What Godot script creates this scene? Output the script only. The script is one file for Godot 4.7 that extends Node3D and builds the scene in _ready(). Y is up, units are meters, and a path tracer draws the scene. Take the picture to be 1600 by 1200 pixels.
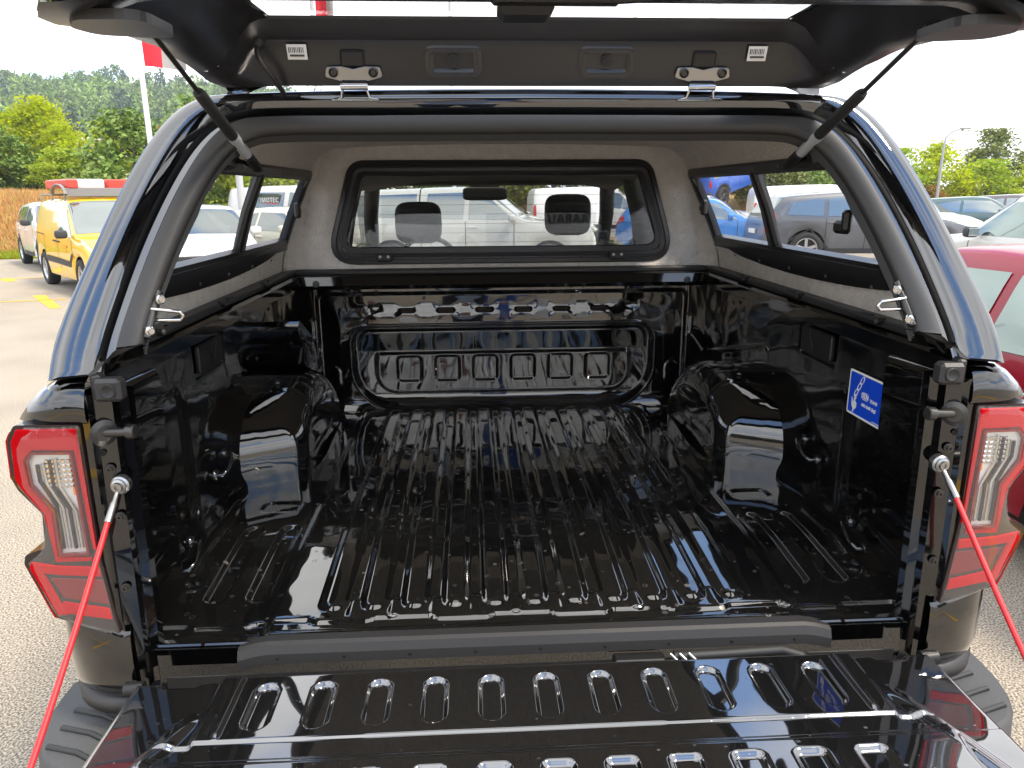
extends Node3D
# A black pickup with a hardtop canopy seen from behind: hatch and tailgate open, a dealer's car park around it.
# y up, metres. The load floor of the pickup lies at height F; the rear edge of that floor is z = 0, the bulkhead is at z = -1.53.

const F := 0.95
var M := {}
var names := {}
var wave := FastNoiseLite.new()

func _ready() -> void:
	seed(7)
	make_camera_and_light()
	make_materials()
	build_setting()
	build_pickup()
	build_canopy()
	build_cab()
	build_vehicles()
	build_plants()
	build_poles_and_signs()
	build_photographer()

func make_camera_and_light() -> void:
	var cam := Camera3D.new()
	cam.name = "camera"
	add_child(cam)
	var pitch := atan(299.0 / 1140.0)
	var yaw := atan(63.0 / sqrt(1140.0 * 1140.0 + 299.0 * 299.0))
	cam.basis = Basis(Vector3.UP, -yaw) * Basis(Vector3.RIGHT, -pitch) * Basis(Vector3.BACK, deg_to_rad(-0.354))
	cam.position = Vector3(-0.118, F + 0.805, 1.22)
	cam.fov = rad_to_deg(2.0 * atan(600.0 / 1140.0))
	cam.near = 0.03
	cam.far = 3000.0
	cam.current = true
	var env := Environment.new()
	env.background_mode = Environment.BG_SKY
	env.tonemap_mode = Environment.TONE_MAPPER_LINEAR
	env.tonemap_exposure = 2.2
	env.sdfgi_enabled = true
	env.ssao_enabled = true
	env.ssil_enabled = true
	env.fog_enabled = true
	env.fog_density = 0.00055
	env.fog_light_color = Color(0.86, 0.9, 0.96)
	var sky := Sky.new()
	var pano := PanoramaSkyMaterial.new()
	pano.panorama = sky_picture()
	pano.energy_multiplier = 1.0
	sky.sky_material = pano
	env.sky = sky
	var we := WorldEnvironment.new()
	we.name = "surroundings"
	we.environment = env
	add_child(we)
	var sun := DirectionalLight3D.new()
	sun.name = "sun"
	sun.light_energy = 0.75
	sun.light_color = Color(1.0, 0.955, 0.88)
	sun.light_angular_distance = 10.0
	sun.shadow_enabled = true
	add_child(sun)
	# high, from behind the camera and to the right
	sun.look_at_from_position(Vector3(0.75, 1.35, 0.45), Vector3.ZERO)

func sky_picture() -> ImageTexture:
	# broken cloud: white veil everywhere, thinner to the blue in patches
	var w := 1024
	var h := 512
	var im := Image.create(w, h, false, Image.FORMAT_RGBF)
	var n := FastNoiseLite.new()
	n.seed = 11
	n.frequency = 1.05
	n.fractal_octaves = 4
	n.fractal_gain = 0.45
	var n2 := FastNoiseLite.new()
	n2.seed = 5
	n2.frequency = 1.1
	n2.fractal_octaves = 3
	for j in h:
		var el := (0.5 - (j + 0.5) / h) * PI
		var y := sin(el)
		for i in w:
			var az := (i + 0.5) / w * TAU
			var c := Vector3(0.8, 0.82, 0.84)
			if y > -0.02:
				var dx := cos(az) * cos(el)
				var dz := sin(az) * cos(el)
				var k := 1.0 / (maxf(y, 0.0) + 0.22)
				var p := Vector3(dx * k, 0.0, dz * k)
				var a := n.get_noise_3d(p.x, 0.0, p.z)
				var b := n2.get_noise_3d(p.x + 9.0, 3.0, p.z)
				var cover := smoothstep(-0.34, 0.10, a + 0.5 * b + 0.10 + 0.5 * (1.0 - smoothstep(0.0, 0.38, y)))
				var blue := Vector3(0.30, 0.55, 1.08).lerp(Vector3(0.78, 0.95, 1.18), pow(1.0 - clampf(y, 0.0, 1.0), 2.2))
				var white := Vector3(1.22, 1.225, 1.235) * (0.98 + 0.40 * n.get_noise_3d(p.x * 2.0 + 4.0, 7.0, p.z * 2.0))
				c = blue.lerp(white, cover)
			im.set_pixel(i, j, Color(c.x, c.y, c.z))
	return ImageTexture.create_from_image(im)

# ------------------------------------------------------------------ naming
func numbered(called: String) -> String:
	var k: int = names.get(called, 0)
	names[called] = k + 1
	return called if k == 0 else "%s_%03d" % [called, k]

func thing(called: String, label: String, category: String, at := Vector3.ZERO, turn := 0.0, group := "") -> Node3D:
	var o := Node3D.new()
	o.name = numbered(called)
	add_child(o)
	o.position = at
	o.rotation.y = turn
	tag(o, label, category, group)
	return o

func tag(o: Node, label: String, category: String, group := "") -> void:
	o.set_meta("label", label)
	o.set_meta("category", category)
	if group:
		o.set_meta("group", group)

func put(called: String, mesh: Mesh, mat: Material, parent: Node, at := Vector3.ZERO) -> MeshInstance3D:
	var o := MeshInstance3D.new()
	o.name = called
	o.mesh = mesh
	o.material_override = mat
	o.position = at
	parent.add_child(o, true)
	return o

func structure(called: String, mesh: Mesh, mat: Material, kind := "structure") -> MeshInstance3D:
	var o := put(numbered(called), mesh, mat, self)
	o.set_meta("kind", kind)
	return o

# ------------------------------------------------------------------ small maths
static func ss(a: float, b: float, x: float) -> float:
	var t := clampf((x - a) / (b - a), 0.0, 1.0)
	return t * t * (3.0 - 2.0 * t)

static func rb(px: float, py: float, hx: float, hy: float, r: float) -> float:
	# signed distance to a rounded rectangle
	var qx := absf(px) - hx + r
	var qy := absf(py) - hy + r
	return minf(maxf(qx, qy), 0.0) + sqrt(maxf(qx, 0.0) * maxf(qx, 0.0) + maxf(qy, 0.0) * maxf(qy, 0.0)) - r

static func trap(x: float, period: float, share := 0.25) -> float:
	# trapezoid wave between 0 and 1
	var t := absf(fposmod(x / period, 1.0) - 0.5) * 2.0
	return ss(0.5 - share, 0.5 + share, t)

static func cr(pts: Array, t: float) -> Vector2:
	# Catmull-Rom through 2D points, t from 0 to 1
	var n := pts.size() - 1
	var f := clampf(t, 0.0, 1.0) * n
	var i := mini(int(f), n - 1)
	f -= i
	var a: Vector2 = pts[maxi(i - 1, 0)]
	var b: Vector2 = pts[i]
	var c: Vector2 = pts[i + 1]
	var d: Vector2 = pts[mini(i + 2, n)]
	return b.cubic_interpolate(c, a, d, f)

static func lerp_at(xs: Array, ys: Array, x: float) -> float:
	if x <= xs[0]:
		return ys[0]
	for i in range(1, xs.size()):
		if x <= xs[i]:
			return lerpf(ys[i - 1], ys[i], (x - xs[i - 1]) / (xs[i] - xs[i - 1]))
	return ys[-1]

static func round_poly(pts: Array, r, seg := 5) -> PackedVector2Array:
	# polygon with rounded corners; r is one radius or one per corner
	var out := PackedVector2Array()
	var n := pts.size()
	for i in n:
		var p: Vector2 = pts[i]
		var a: Vector2 = pts[(i + n - 1) % n] - p
		var b: Vector2 = pts[(i + 1) % n] - p
		var rr: float = r[i] if r is Array else r
		if rr <= 0.0:
			out.append(p)
			continue
		var half := absf(a.angle_to(b)) * 0.5
		var cut := minf(rr / tan(half), minf(a.length(), b.length()) * 0.49)
		var p0 := p + a.normalized() * cut
		var p1 := p + b.normalized() * cut
		for k in seg + 1:
			var t := float(k) / seg
			out.append(p0.lerp(p, t).lerp(p.lerp(p1, t), t))
	return out

# ------------------------------------------------------------------ mesh making
func hf(nu: int, nv: int, fn: Callable, flip := false) -> ArrayMesh:
	# a dense sheet fn(u, v) with smooth normals
	var pos := PackedVector3Array()
	var nor := PackedVector3Array()
	var uv := PackedVector2Array()
	pos.resize((nu + 1) * (nv + 1))
	nor.resize(pos.size())
	uv.resize(pos.size())
	var k := 0
	for j in nv + 1:
		for i in nu + 1:
			pos[k] = fn.call(float(i) / nu, float(j) / nv)
			uv[k] = Vector2(float(i) / nu, float(j) / nv)
			k += 1
	var s := -1.0 if flip else 1.0
	var w := nu + 1
	k = 0
	for j in nv + 1:
		for i in w:
			var du := pos[k + (1 if i < nu else 0)] - pos[k - (1 if i > 0 else 0)]
			var dv := pos[k + (w if j < nv else 0)] - pos[k - (w if j > 0 else 0)]
			nor[k] = du.cross(dv).normalized() * s
			k += 1
	var idx := PackedInt32Array()
	idx.resize(nu * nv * 6)
	k = 0
	for j in nv:
		for i in nu:
			var a := j * w + i
			idx[k] = a
			idx[k + 1] = a + (1 if flip else w)
			idx[k + 2] = a + (w if flip else 1)
			idx[k + 3] = a + 1
			idx[k + 4] = a + (w + 1 if flip else w)
			idx[k + 5] = a + (w if flip else w + 1)
			k += 6
	var arr := []
	arr.resize(Mesh.ARRAY_MAX)
	arr[Mesh.ARRAY_VERTEX] = pos
	arr[Mesh.ARRAY_NORMAL] = nor
	arr[Mesh.ARRAY_TEX_UV] = uv
	arr[Mesh.ARRAY_INDEX] = idx
	var m := ArrayMesh.new()
	m.add_surface_from_arrays(Mesh.PRIMITIVE_TRIANGLES, arr)
	return m

class MB:
	# collects triangles for one mesh
	var st := SurfaceTool.new()
	var group := 1

	func _init() -> void:
		st.begin(Mesh.PRIMITIVE_TRIANGLES)
		st.set_smooth_group(-1)

	func smooth() -> MB:
		group += 1
		st.set_smooth_group(group)
		return self

	func flat() -> MB:
		st.set_smooth_group(-1)
		return self

	func tri(a: Vector3, b: Vector3, c: Vector3) -> void:
		if a.is_equal_approx(b) or b.is_equal_approx(c) or a.is_equal_approx(c):
			return
		st.add_vertex(a)
		st.add_vertex(b)
		st.add_vertex(c)

	func quad(a: Vector3, b: Vector3, c: Vector3, d: Vector3) -> void:
		tri(a, b, c)
		tri(a, c, d)

	func rows(r: Array, closed := false) -> void:
		# skin between rows of points (each a PackedVector3Array of one length)
		for j in r.size() - 1:
			var a: PackedVector3Array = r[j]
			var b: PackedVector3Array = r[j + 1]
			var n := a.size()
			for i in (n if closed else n - 1):
				var k := (i + 1) % n
				quad(a[i], b[i], b[k], a[k])

	func grid(nu: int, nv: int, fn: Callable) -> void:
		var r := []
		for j in nv + 1:
			var p := PackedVector3Array()
			for i in nu + 1:
				p.append(fn.call(float(i) / nu, float(j) / nv))
			r.append(p)
		rows(r)

	func fan(p: PackedVector3Array) -> void:
		var c := Vector3.ZERO
		for q in p:
			c += q
		c /= p.size()
		for i in p.size():
			tri(c, p[i], p[(i + 1) % p.size()])

	func box(c: Vector3, s: Vector3, bevel := 0.0, b := Basis.IDENTITY) -> void:
		# a box with chamfered edges
		var h := s * 0.5
		var e := minf(bevel, minf(h.x, minf(h.y, h.z)) * 0.98)
		flat()
		var f := [[Vector3.RIGHT, Vector3.UP, Vector3.BACK], [Vector3.UP, Vector3.BACK, Vector3.RIGHT], [Vector3.BACK, Vector3.RIGHT, Vector3.UP]]
		for ax in f:
			for sg in [-1.0, 1.0]:
				var n: Vector3 = ax[0] * sg
				var u: Vector3 = ax[1]
				var v: Vector3 = ax[2] * sg
				var o := n * absf(n.dot(h))
				var hu := absf(u.dot(h)) - e
				var hv := absf(v.dot(h)) - e
				quad(c + b * (o - u * hu - v * hv), c + b * (o - u * hu + v * hv), c + b * (o + u * hu + v * hv), c + b * (o + u * hu - v * hv))
		if e <= 0.0:
			return
		for k in 3:
			var ax: Vector3 = f[k][0]
			var u: Vector3 = f[k][1]
			var v: Vector3 = f[k][2]
			var l := absf(ax.dot(h)) - e
			var hu := absf(u.dot(h))
			var hv := absf(v.dot(h))
			for su in [-1.0, 1.0]:
				for sv in [-1.0, 1.0]:
					var p: Vector3 = u * su * hu + v * sv * (hv - e)
					var q: Vector3 = u * su * (hu - e) + v * sv * hv
					if su * sv > 0:
						quad(c + b * (p - ax * l), c + b * (p + ax * l), c + b * (q + ax * l), c + b * (q - ax * l))
					else:
						quad(c + b * (p - ax * l), c + b * (q - ax * l), c + b * (q + ax * l), c + b * (p + ax * l))
		for sx in [-1.0, 1.0]:
			for sy in [-1.0, 1.0]:
				for sz in [-1.0, 1.0]:
					var a := c + b * Vector3(sx * h.x, sy * (h.y - e), sz * (h.z - e))
					var d := c + b * Vector3(sx * (h.x - e), sy * h.y, sz * (h.z - e))
					var g := c + b * Vector3(sx * (h.x - e), sy * (h.y - e), sz * h.z)
					if sx * sy * sz > 0:
						tri(a, g, d)
					else:
						tri(a, d, g)

	func tube(path: Array, r, n := 8, caps := true) -> void:
		# a round bar along points; r is one radius or one per point
		smooth()
		var rr := []
		var up := Vector3.UP
		for i in path.size():
			var p: Vector3 = path[i]
			var d: Vector3 = (path[mini(i + 1, path.size() - 1)] - path[maxi(i - 1, 0)]).normalized()
			if i == 0 and absf(d.dot(up)) > 0.9:
				up = Vector3.RIGHT
			var s := d.cross(up).normalized()
			up = s.cross(d).normalized()
			var q := PackedVector3Array()
			var rad: float = r[i] if r is Array else r
			for k in n:
				var a := TAU * k / n
				q.append(p + (s * cos(a) + up * sin(a)) * rad)
			rr.append(q)
		rows(rr, true)
		if caps:
			flat()
			fan(rr[0])
			fan(rr[-1])

	func lathe(prof: Array, c: Vector3, axis: Vector3, n := 24, creased := false) -> void:
		# profile of Vector2(radius, height along axis) turned round the axis
		var a := axis.normalized()
		var u := a.cross(Vector3.UP if absf(a.y) < 0.9 else Vector3.RIGHT).normalized()
		var v := a.cross(u)
		var r := []
		for p in prof:
			var q := PackedVector3Array()
			for k in n:
				var t := TAU * k / n
				q.append(c + a * p.y + (u * cos(t) + v * sin(t)) * p.x)
			r.append(q)
		smooth()
		for i in r.size() - 1:
			if creased:
				smooth()
			rows([r[i], r[i + 1]], true)

	func prism(poly: PackedVector2Array, o: Vector3, ux: Vector3, uy: Vector3, depth: float, bevel := 0.0) -> void:
		# a flat outline in the plane (ux, uy) through o, extruded by depth along ux x uy with a chamfer at the far rim
		var n := ux.cross(uy).normalized()
		var inner := poly
		if bevel > 0.0:
			var off := Geometry2D.offset_polygon(poly, -bevel, Geometry2D.JOIN_MITER)
			if off.size() == 1 and off[0].size() == poly.size():
				var best := 0
				for i in off[0].size():
					if off[0][i].distance_to(poly[0]) < off[0][best].distance_to(poly[0]):
						best = i
				inner = PackedVector2Array()
				var same := Geometry2D.is_polygon_clockwise(off[0]) == Geometry2D.is_polygon_clockwise(poly)
				for i in poly.size():
					inner.append(off[0][posmod(best + (i if same else -i), poly.size())])
		var at := func(p: Vector2, d: float) -> Vector3: return o + ux * p.x + uy * p.y + n * d
		flat()
		var idx := Geometry2D.triangulate_polygon(inner)
		for i in range(0, idx.size(), 3):
			tri(at.call(inner[idx[i]], depth), at.call(inner[idx[i + 1]], depth), at.call(inner[idx[i + 2]], depth))
		idx = Geometry2D.triangulate_polygon(poly)
		for i in range(0, idx.size(), 3):
			tri(at.call(poly[idx[i]], 0.0), at.call(poly[idx[i + 2]], 0.0), at.call(poly[idx[i + 1]], 0.0))
		var e := bevel if bevel > 0.0 else 0.0
		for i in poly.size():
			var k := (i + 1) % poly.size()
			quad(at.call(poly[i], 0.0), at.call(poly[k], 0.0), at.call(poly[k], depth - e), at.call(poly[i], depth - e))
			if e > 0.0:
				quad(at.call(poly[i], depth - e), at.call(poly[k], depth - e), at.call(inner[k], depth), at.call(inner[i], depth))

	func sweep(path: Array, normal: Vector3, section: Array, closed := true, creased := true) -> void:
		# section points Vector2(across the path in its plane, along normal) carried along the path
		var n := path.size()
		var r := []
		for s in section:
			var q := PackedVector3Array()
			for i in n:
				var p: Vector3 = path[i]
				var a: Vector3 = path[(i + n - 1) % n] if (closed or i > 0) else p
				var b: Vector3 = path[(i + 1) % n] if (closed or i < n - 1) else p
				var d1 := (p - a).normalized()
				var d2 := (b - p).normalized()
				var d := (d1 + d2).normalized()
				var side := d.cross(normal).normalized()
				var k := 1.0
				if d1.length() > 0.5 and d2.length() > 0.5:
					k = 1.0 / maxf(0.5, d.dot(d1))
				q.append(p + side * (s.x * k) + normal * s.y)
			r.append(q)
		smooth()
		for i in r.size() - 1:
			if creased:
				smooth()
			rows([r[i], r[i + 1]], closed)

	func done() -> ArrayMesh:
		st.generate_normals()
		return st.commit()

func v3(poly: PackedVector2Array, at: Callable) -> Array:
	var out := []
	for p in poly:
		out.append(at.call(p))
	return out

func plate(poly: PackedVector2Array, at: Callable) -> ArrayMesh:
	# a flat or bent sheet: 2D outline mapped by at()
	var m := MB.new()
	m.smooth()
	var idx := Geometry2D.triangulate_polygon(poly)
	for i in range(0, idx.size(), 3):
		m.tri(at.call(poly[idx[i]]), at.call(poly[idx[i + 1]]), at.call(poly[idx[i + 2]]))
	return m.done()

func bolt(r: float, c: Vector3, axis: Vector3, head := 0.006) -> ArrayMesh:
	var m := MB.new()
	m.lathe([Vector2(r * 1.6, 0), Vector2(r * 1.6, head * 0.35), Vector2(r, head * 0.4), Vector2(r * 0.95, head), Vector2(r * 0.5, head), Vector2(r * 0.45, head * 0.6), Vector2(0, head * 0.6)], c, axis, 12, true)
	return m.done()

# ------------------------------------------------------------------ materials
func mat(called: String, lin: Color, rough := 0.5, metal := 0.0) -> StandardMaterial3D:
	var m := StandardMaterial3D.new()
	m.resource_name = called
	m.albedo_color = Color(lin.r, lin.g, lin.b).linear_to_srgb()
	m.roughness = rough
	m.metallic = metal
	M[called] = m
	return m

func paint(called: String, lin: Color, rough := 0.08) -> StandardMaterial3D:
	var m := mat(called, lin, 0.35)
	m.clearcoat_enabled = true
	m.clearcoat = 1.0
	m.clearcoat_roughness = rough * 0.5
	return m

func pane(called: String, lin: Color, alpha: float) -> StandardMaterial3D:
	var m := mat(called, lin, 0.02)
	m.transparency = BaseMaterial3D.TRANSPARENCY_ALPHA
	m.albedo_color.a = alpha
	return m

func noise_tex(freq: float, ramp: Array, sz := 512, octaves := 5, sd := 1, normal := false, strength := 4.0) -> NoiseTexture2D:
	var n := FastNoiseLite.new()
	n.frequency = freq
	n.seed = sd
	n.fractal_octaves = octaves
	var t := NoiseTexture2D.new()
	t.width = sz
	t.height = sz
	t.seamless = true
	t.noise = n
	if normal:
		t.as_normal_map = true
		t.bump_strength = strength
	else:
		var g := Gradient.new()
		g.offsets = PackedFloat32Array()
		var offs := PackedFloat32Array()
		var cols := PackedColorArray()
		for r in ramp:
			offs.append(r[0])
			cols.append(r[1].linear_to_srgb())
		g.offsets = offs
		g.colors = cols
		t.color_ramp = g
	return t

func tri(m: StandardMaterial3D, scale: float, world := true) -> void:
	m.uv1_triplanar = true
	m.uv1_world_triplanar = world
	m.uv1_scale = Vector3.ONE * scale

func spots_picture(w: int, h: int, count: int, clean: Color, dirt: Color, biggest: float, sd: int) -> ImageTexture:
	# dried water spots: rings and dots of lime on the paint
	var r := RandomNumberGenerator.new()
	r.seed = sd
	var im := Image.create(w, h, false, Image.FORMAT_RGB8)
	im.fill(clean)
	for k in count:
		var cx := r.randf() * w
		var cy := pow(r.randf(), 0.62) * h
		var rad := 0.6 + biggest * pow(r.randf(), 9.0)
		var full := r.randf_range(0.25, 1.0)
		var ring := r.randf() < 0.45
		for y in range(maxi(0, int(cy - rad - 1)), mini(h, int(cy + rad + 2))):
			for x in range(maxi(0, int(cx - rad - 1)), mini(w, int(cx + rad + 2))):
				var d := Vector2(x + 0.5 - cx, y + 0.5 - cy).length()
				var a := full * (1.0 - ss(rad - 0.7, rad + 0.5, d))
				if ring:
					a *= 0.35 + 0.65 * ss(rad * 0.45, rad * 0.85, d)
				if a > 0.01:
					im.set_pixel(x, y, im.get_pixel(x, y).lerp(dirt, a))
	return ImageTexture.create_from_image(im)

func make_materials() -> void:
	var g := func(v: float) -> Color: return Color(v, v, v)
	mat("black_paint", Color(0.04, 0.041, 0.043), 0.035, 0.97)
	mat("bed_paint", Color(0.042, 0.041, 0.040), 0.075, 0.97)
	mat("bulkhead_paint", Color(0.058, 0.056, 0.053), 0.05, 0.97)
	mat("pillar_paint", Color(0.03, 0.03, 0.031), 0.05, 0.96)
	mat("arch_boosted_paint", Color(0.062, 0.061, 0.060), 0.05, 0.97)  # same black paint, greyed so the wheel housings mirror more brightly
	mat("canopy_boosted_paint", Color(0.095, 0.097, 0.101), 0.03, 0.98)  # black shell; lighter base colour put in to brighten its sky reflections
	var fp := mat("spotted_boosted_paint", Color(1, 1, 1), 1.0, 0.96)  # black floor with real spots; grey base strengthens the mirrored light
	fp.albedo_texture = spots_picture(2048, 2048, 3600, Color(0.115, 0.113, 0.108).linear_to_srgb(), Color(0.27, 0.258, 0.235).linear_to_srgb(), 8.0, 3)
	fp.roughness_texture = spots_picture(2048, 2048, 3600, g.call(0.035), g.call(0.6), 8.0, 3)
	var tp := mat("spotted_boosted_paint_small", Color(1, 1, 1), 1.0, 0.97)  # black tailgate with real spots; greyest copy, lifting the mirrored sky
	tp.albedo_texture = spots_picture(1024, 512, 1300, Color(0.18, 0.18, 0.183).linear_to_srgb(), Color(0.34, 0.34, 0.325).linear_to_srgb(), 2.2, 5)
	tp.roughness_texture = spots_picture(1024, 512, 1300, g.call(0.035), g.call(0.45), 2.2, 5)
	for n in ["black_paint", "bed_paint", "bulkhead_paint", "pillar_paint", "arch_boosted_paint", "canopy_boosted_paint", "spotted_boosted_paint", "spotted_boosted_paint_small"]:
		# lacquer over the dark flake coat, whose grey per part sets reflection brightness
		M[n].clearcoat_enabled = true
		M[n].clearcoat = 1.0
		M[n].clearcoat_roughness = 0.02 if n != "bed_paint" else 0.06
	mat("rubber", Color(0.014, 0.014, 0.014), 0.55)
	var grain := noise_tex(0.11, [], 256, 3, 4, true, 3.0)
	var pl := mat("grey_plastic", Color(0.022, 0.021, 0.021), 0.5)
	pl.normal_enabled = true
	pl.normal_texture = grain
	pl.normal_scale = 0.35
	tri(pl, 14.0)
	var bp := mat("black_plastic", Color(0.007, 0.007, 0.007), 0.45)
	bp.normal_enabled = true
	bp.normal_texture = grain
	bp.normal_scale = 0.25
	tri(bp, 14.0)
	var sp := mat("step_plastic", Color(0.05, 0.05, 0.05), 0.6)
	sp.normal_enabled = true
	sp.normal_texture = grain
	sp.normal_scale = 0.5
	tri(sp, 10.0)
	mat("hatch_black", Color(0.020, 0.020, 0.022), 0.26)
	mat("flange_black", Color(0.02, 0.019, 0.018), 0.42)
	var felt := mat("felt", Color(1, 1, 1), 0.95)
	felt.albedo_texture = noise_tex(0.02, [[0.0, Color(0.50, 0.468, 0.425)], [0.5, Color(0.57, 0.535, 0.488)], [1.0, Color(0.63, 0.595, 0.548)]], 512, 6, 8)
	felt.normal_enabled = true
	felt.normal_texture = noise_tex(0.2, [], 256, 2, 9, true, 5.0)
	felt.normal_scale = 0.5
	tri(felt, 2.2)
	mat("aluminium_black", Color(0.012, 0.012, 0.013), 0.3)
	mat("chrome", Color(0.55, 0.54, 0.53), 0.12, 1.0)
	mat("steel", Color(0.34, 0.335, 0.33), 0.32, 1.0)
	mat("steel_label", Color(0.30, 0.31, 0.32), 0.5)
	mat("dark_steel", Color(0.07, 0.068, 0.065), 0.35, 0.8)
	mat("hole", Color(0.002, 0.002, 0.002), 0.9)
	var rl := mat("red_lens", Color(0.42, 0.0015, 0.005), 0.1)
	rl.metallic_specular = 0.15
	mat("dark_red_lens", Color(0.16, 0.004, 0.006), 0.05)
	mat("smoke_lens", Color(0.02, 0.012, 0.012), 0.04)
	pane("clear_lens", Color(0.6, 0.6, 0.6), 0.06)
	mat("reflector", Color(0.62, 0.61, 0.59), 0.35, 0.4)
	mat("amber", Color(0.75, 0.2, 0.02), 0.15)
	mat("cable_red", Color(0.56, 0.012, 0.016), 0.38)
	mat("sticker_blue", Color(0.003, 0.06, 0.58), 0.3)
	mat("sticker_white", Color(0.78, 0.78, 0.77), 0.35)
	mat("sticker_print", Color(0.05, 0.05, 0.05), 0.5)
	pane("canopy_glass", Color(0.01, 0.012, 0.011), 0.12)
	pane("side_glass", Color(0.02, 0.022, 0.022), 0.10)
	pane("cab_glass", Color(0.01, 0.02, 0.014), 0.10)
	pane("hatch_glass", Color(0.02, 0.022, 0.025), 0.12)
	mat("seat_black", Color(0.004, 0.004, 0.004), 0.65)
	mat("cab_lining", Color(0.09, 0.085, 0.08), 0.9)
	mat("cab_dark", Color(0.012, 0.012, 0.012), 0.7)
	# surroundings
	var asph := mat("asphalt", Color(1, 1, 1), 0.92)
	asph.albedo_texture = noise_tex(0.075, [[0.0, Color(0.04, 0.033, 0.025)], [0.3, Color(0.15, 0.126, 0.095)], [0.5, Color(0.32, 0.272, 0.208)], [0.72, Color(0.48, 0.412, 0.32)], [1.0, Color(0.68, 0.60, 0.48)]], 1024, 4, 21)
	asph.normal_enabled = true
	asph.normal_texture = noise_tex(0.075, [], 1024, 4, 21, true, 6.0)
	asph.normal_scale = 0.6
	asph.detail_enabled = true
	asph.detail_blend_mode = BaseMaterial3D.BLEND_MODE_MUL
	asph.detail_albedo = noise_tex(0.012, [[0.0, Color(0.72, 0.72, 0.72)], [0.5, Color(0.9, 0.9, 0.9)], [1.0, Color(1, 1, 1)]], 512, 5, 22)
	asph.detail_uv_layer = BaseMaterial3D.DETAIL_UV_2
	asph.uv2_triplanar = true
	asph.uv2_world_triplanar = true
	asph.uv2_scale = Vector3.ONE * 0.09
	tri(asph, 1.15)
	mat("marking_yellow", Color(0.62, 0.34, 0.02), 0.75)
	var dry := mat("dry_grass_ground", Color(1, 1, 1), 0.95)
	dry.albedo_texture = noise_tex(0.05, [[0.0, Color(0.20, 0.10, 0.025)], [0.4, Color(0.36, 0.2, 0.06)], [0.65, Color(0.42, 0.27, 0.09)], [1.0, Color(0.22, 0.2, 0.05)]], 512, 5, 31)
	tri(dry, 0.35)
	var hill := mat("hill_ground", Color(1, 1, 1), 0.95)
	hill.albedo_texture = noise_tex(0.05, [[0.0, Color(0.02, 0.035, 0.012)], [1.0, Color(0.05, 0.075, 0.02)]], 256, 4, 32)
	tri(hill, 0.05)
	for a in [["leaf_yellow", Color(0.50, 0.53, 0.02)], ["leaf_light", Color(0.38, 0.44, 0.03)], ["leaf_green", Color(0.16, 0.24, 0.035)], ["leaf_olive", Color(0.19, 0.22, 0.05)], ["leaf_orange", Color(0.34, 0.22, 0.03)], ["leaf_dark", Color(0.035, 0.07, 0.025)], ["leaf_pine", Color(0.06, 0.105, 0.05)], ["leaf_forest", Color(0.17, 0.25, 0.045)]]:
		var lm := mat(a[0], a[1], 0.6)
		lm.vertex_color_use_as_albedo = true
		lm.backlight_enabled = true
		lm.backlight = a[1] * 2.2
		lm.cull_mode = BaseMaterial3D.CULL_DISABLED
	mat("bark", Color(0.09, 0.07, 0.05), 0.95)
	var gr := mat("straw", Color(0.50, 0.33, 0.12), 0.9)
	gr.vertex_color_use_as_albedo = true
	mat("pole_white", Color(0.62, 0.63, 0.64), 0.4)
	mat("flag_red", Color(0.62, 0.015, 0.03), 0.8)
	mat("flag_white", Color(0.30, 0.285, 0.27), 0.8)
	mat("white_board", Color(0.72, 0.72, 0.7), 0.5)
	mat("sign_blue", Color(0.008, 0.07, 0.33), 0.35)
	mat("print_dark", Color(0.03, 0.03, 0.035), 0.6)
	# cars
	for a in [["white_paint", Color(0.74, 0.74, 0.72)], ["cream_paint", Color(0.68, 0.67, 0.55)], ["yellow_paint", Color(0.80, 0.48, 0.004)], ["red_paint", Color(0.24, 0.0005, 0.014)], ["grey_paint", Color(0.075, 0.08, 0.092)], ["blue_paint", Color(0.012, 0.20, 0.62)], ["bronco_blue", Color(0.012, 0.10, 0.52)], ["silver_paint", Color(0.5, 0.5, 0.47)], ["teal_paint", Color(0.02, 0.07, 0.08)], ["dark_paint", Color(0.05, 0.04, 0.045)], ["pickup_silver", Color(0.42, 0.44, 0.40)]]:
		paint(a[0], a[1])
	M.red_paint.clearcoat = 0.45
	M.red_paint.metallic_specular = 0.3
	mat("car_glass", Color(0.26, 0.285, 0.275), 0.03, 0.85)
	pane("car_window", Color(0.05, 0.07, 0.06), 0.35)
	mat("tyre", Color(0.02, 0.02, 0.02), 0.8)
	mat("rim", Color(0.5, 0.5, 0.51), 0.3, 0.9)
	mat("dark_rim", Color(0.06, 0.06, 0.065), 0.35, 0.5)
	mat("cladding", Color(0.03, 0.03, 0.032), 0.65)
	mat("lamp_clear", Color(0.6, 0.62, 0.64), 0.1, 0.6)
	mat("lamp_red", Color(0.5, 0.008, 0.01), 0.1)
	mat("seam", Color(0.006, 0.006, 0.006), 0.8)
	mat("rack_red", Color(0.6, 0.05, 0.03), 0.5)
	mat("rack_grey", Color(0.2, 0.19, 0.18), 0.5)
	mat("skin", Color(0.52, 0.27, 0.18), 0.5)
	mat("hair", Color(0.02, 0.013, 0.009), 0.6)
	mat("shirt", Color(0.42, 0.52, 0.66), 0.85)
	mat("trousers", Color(0.03, 0.035, 0.05), 0.85)
	mat("poster_green", Color(0.03, 0.06, 0.03), 0.4)
	mat("emblem_green", Color(0.35, 0.6, 0.02), 0.4)
	mat("near_glass", Color(0.20, 0.245, 0.23), 0.03, 0.85)
	var gg := mat("green_ground", Color(1, 1, 1), 0.95)
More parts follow.
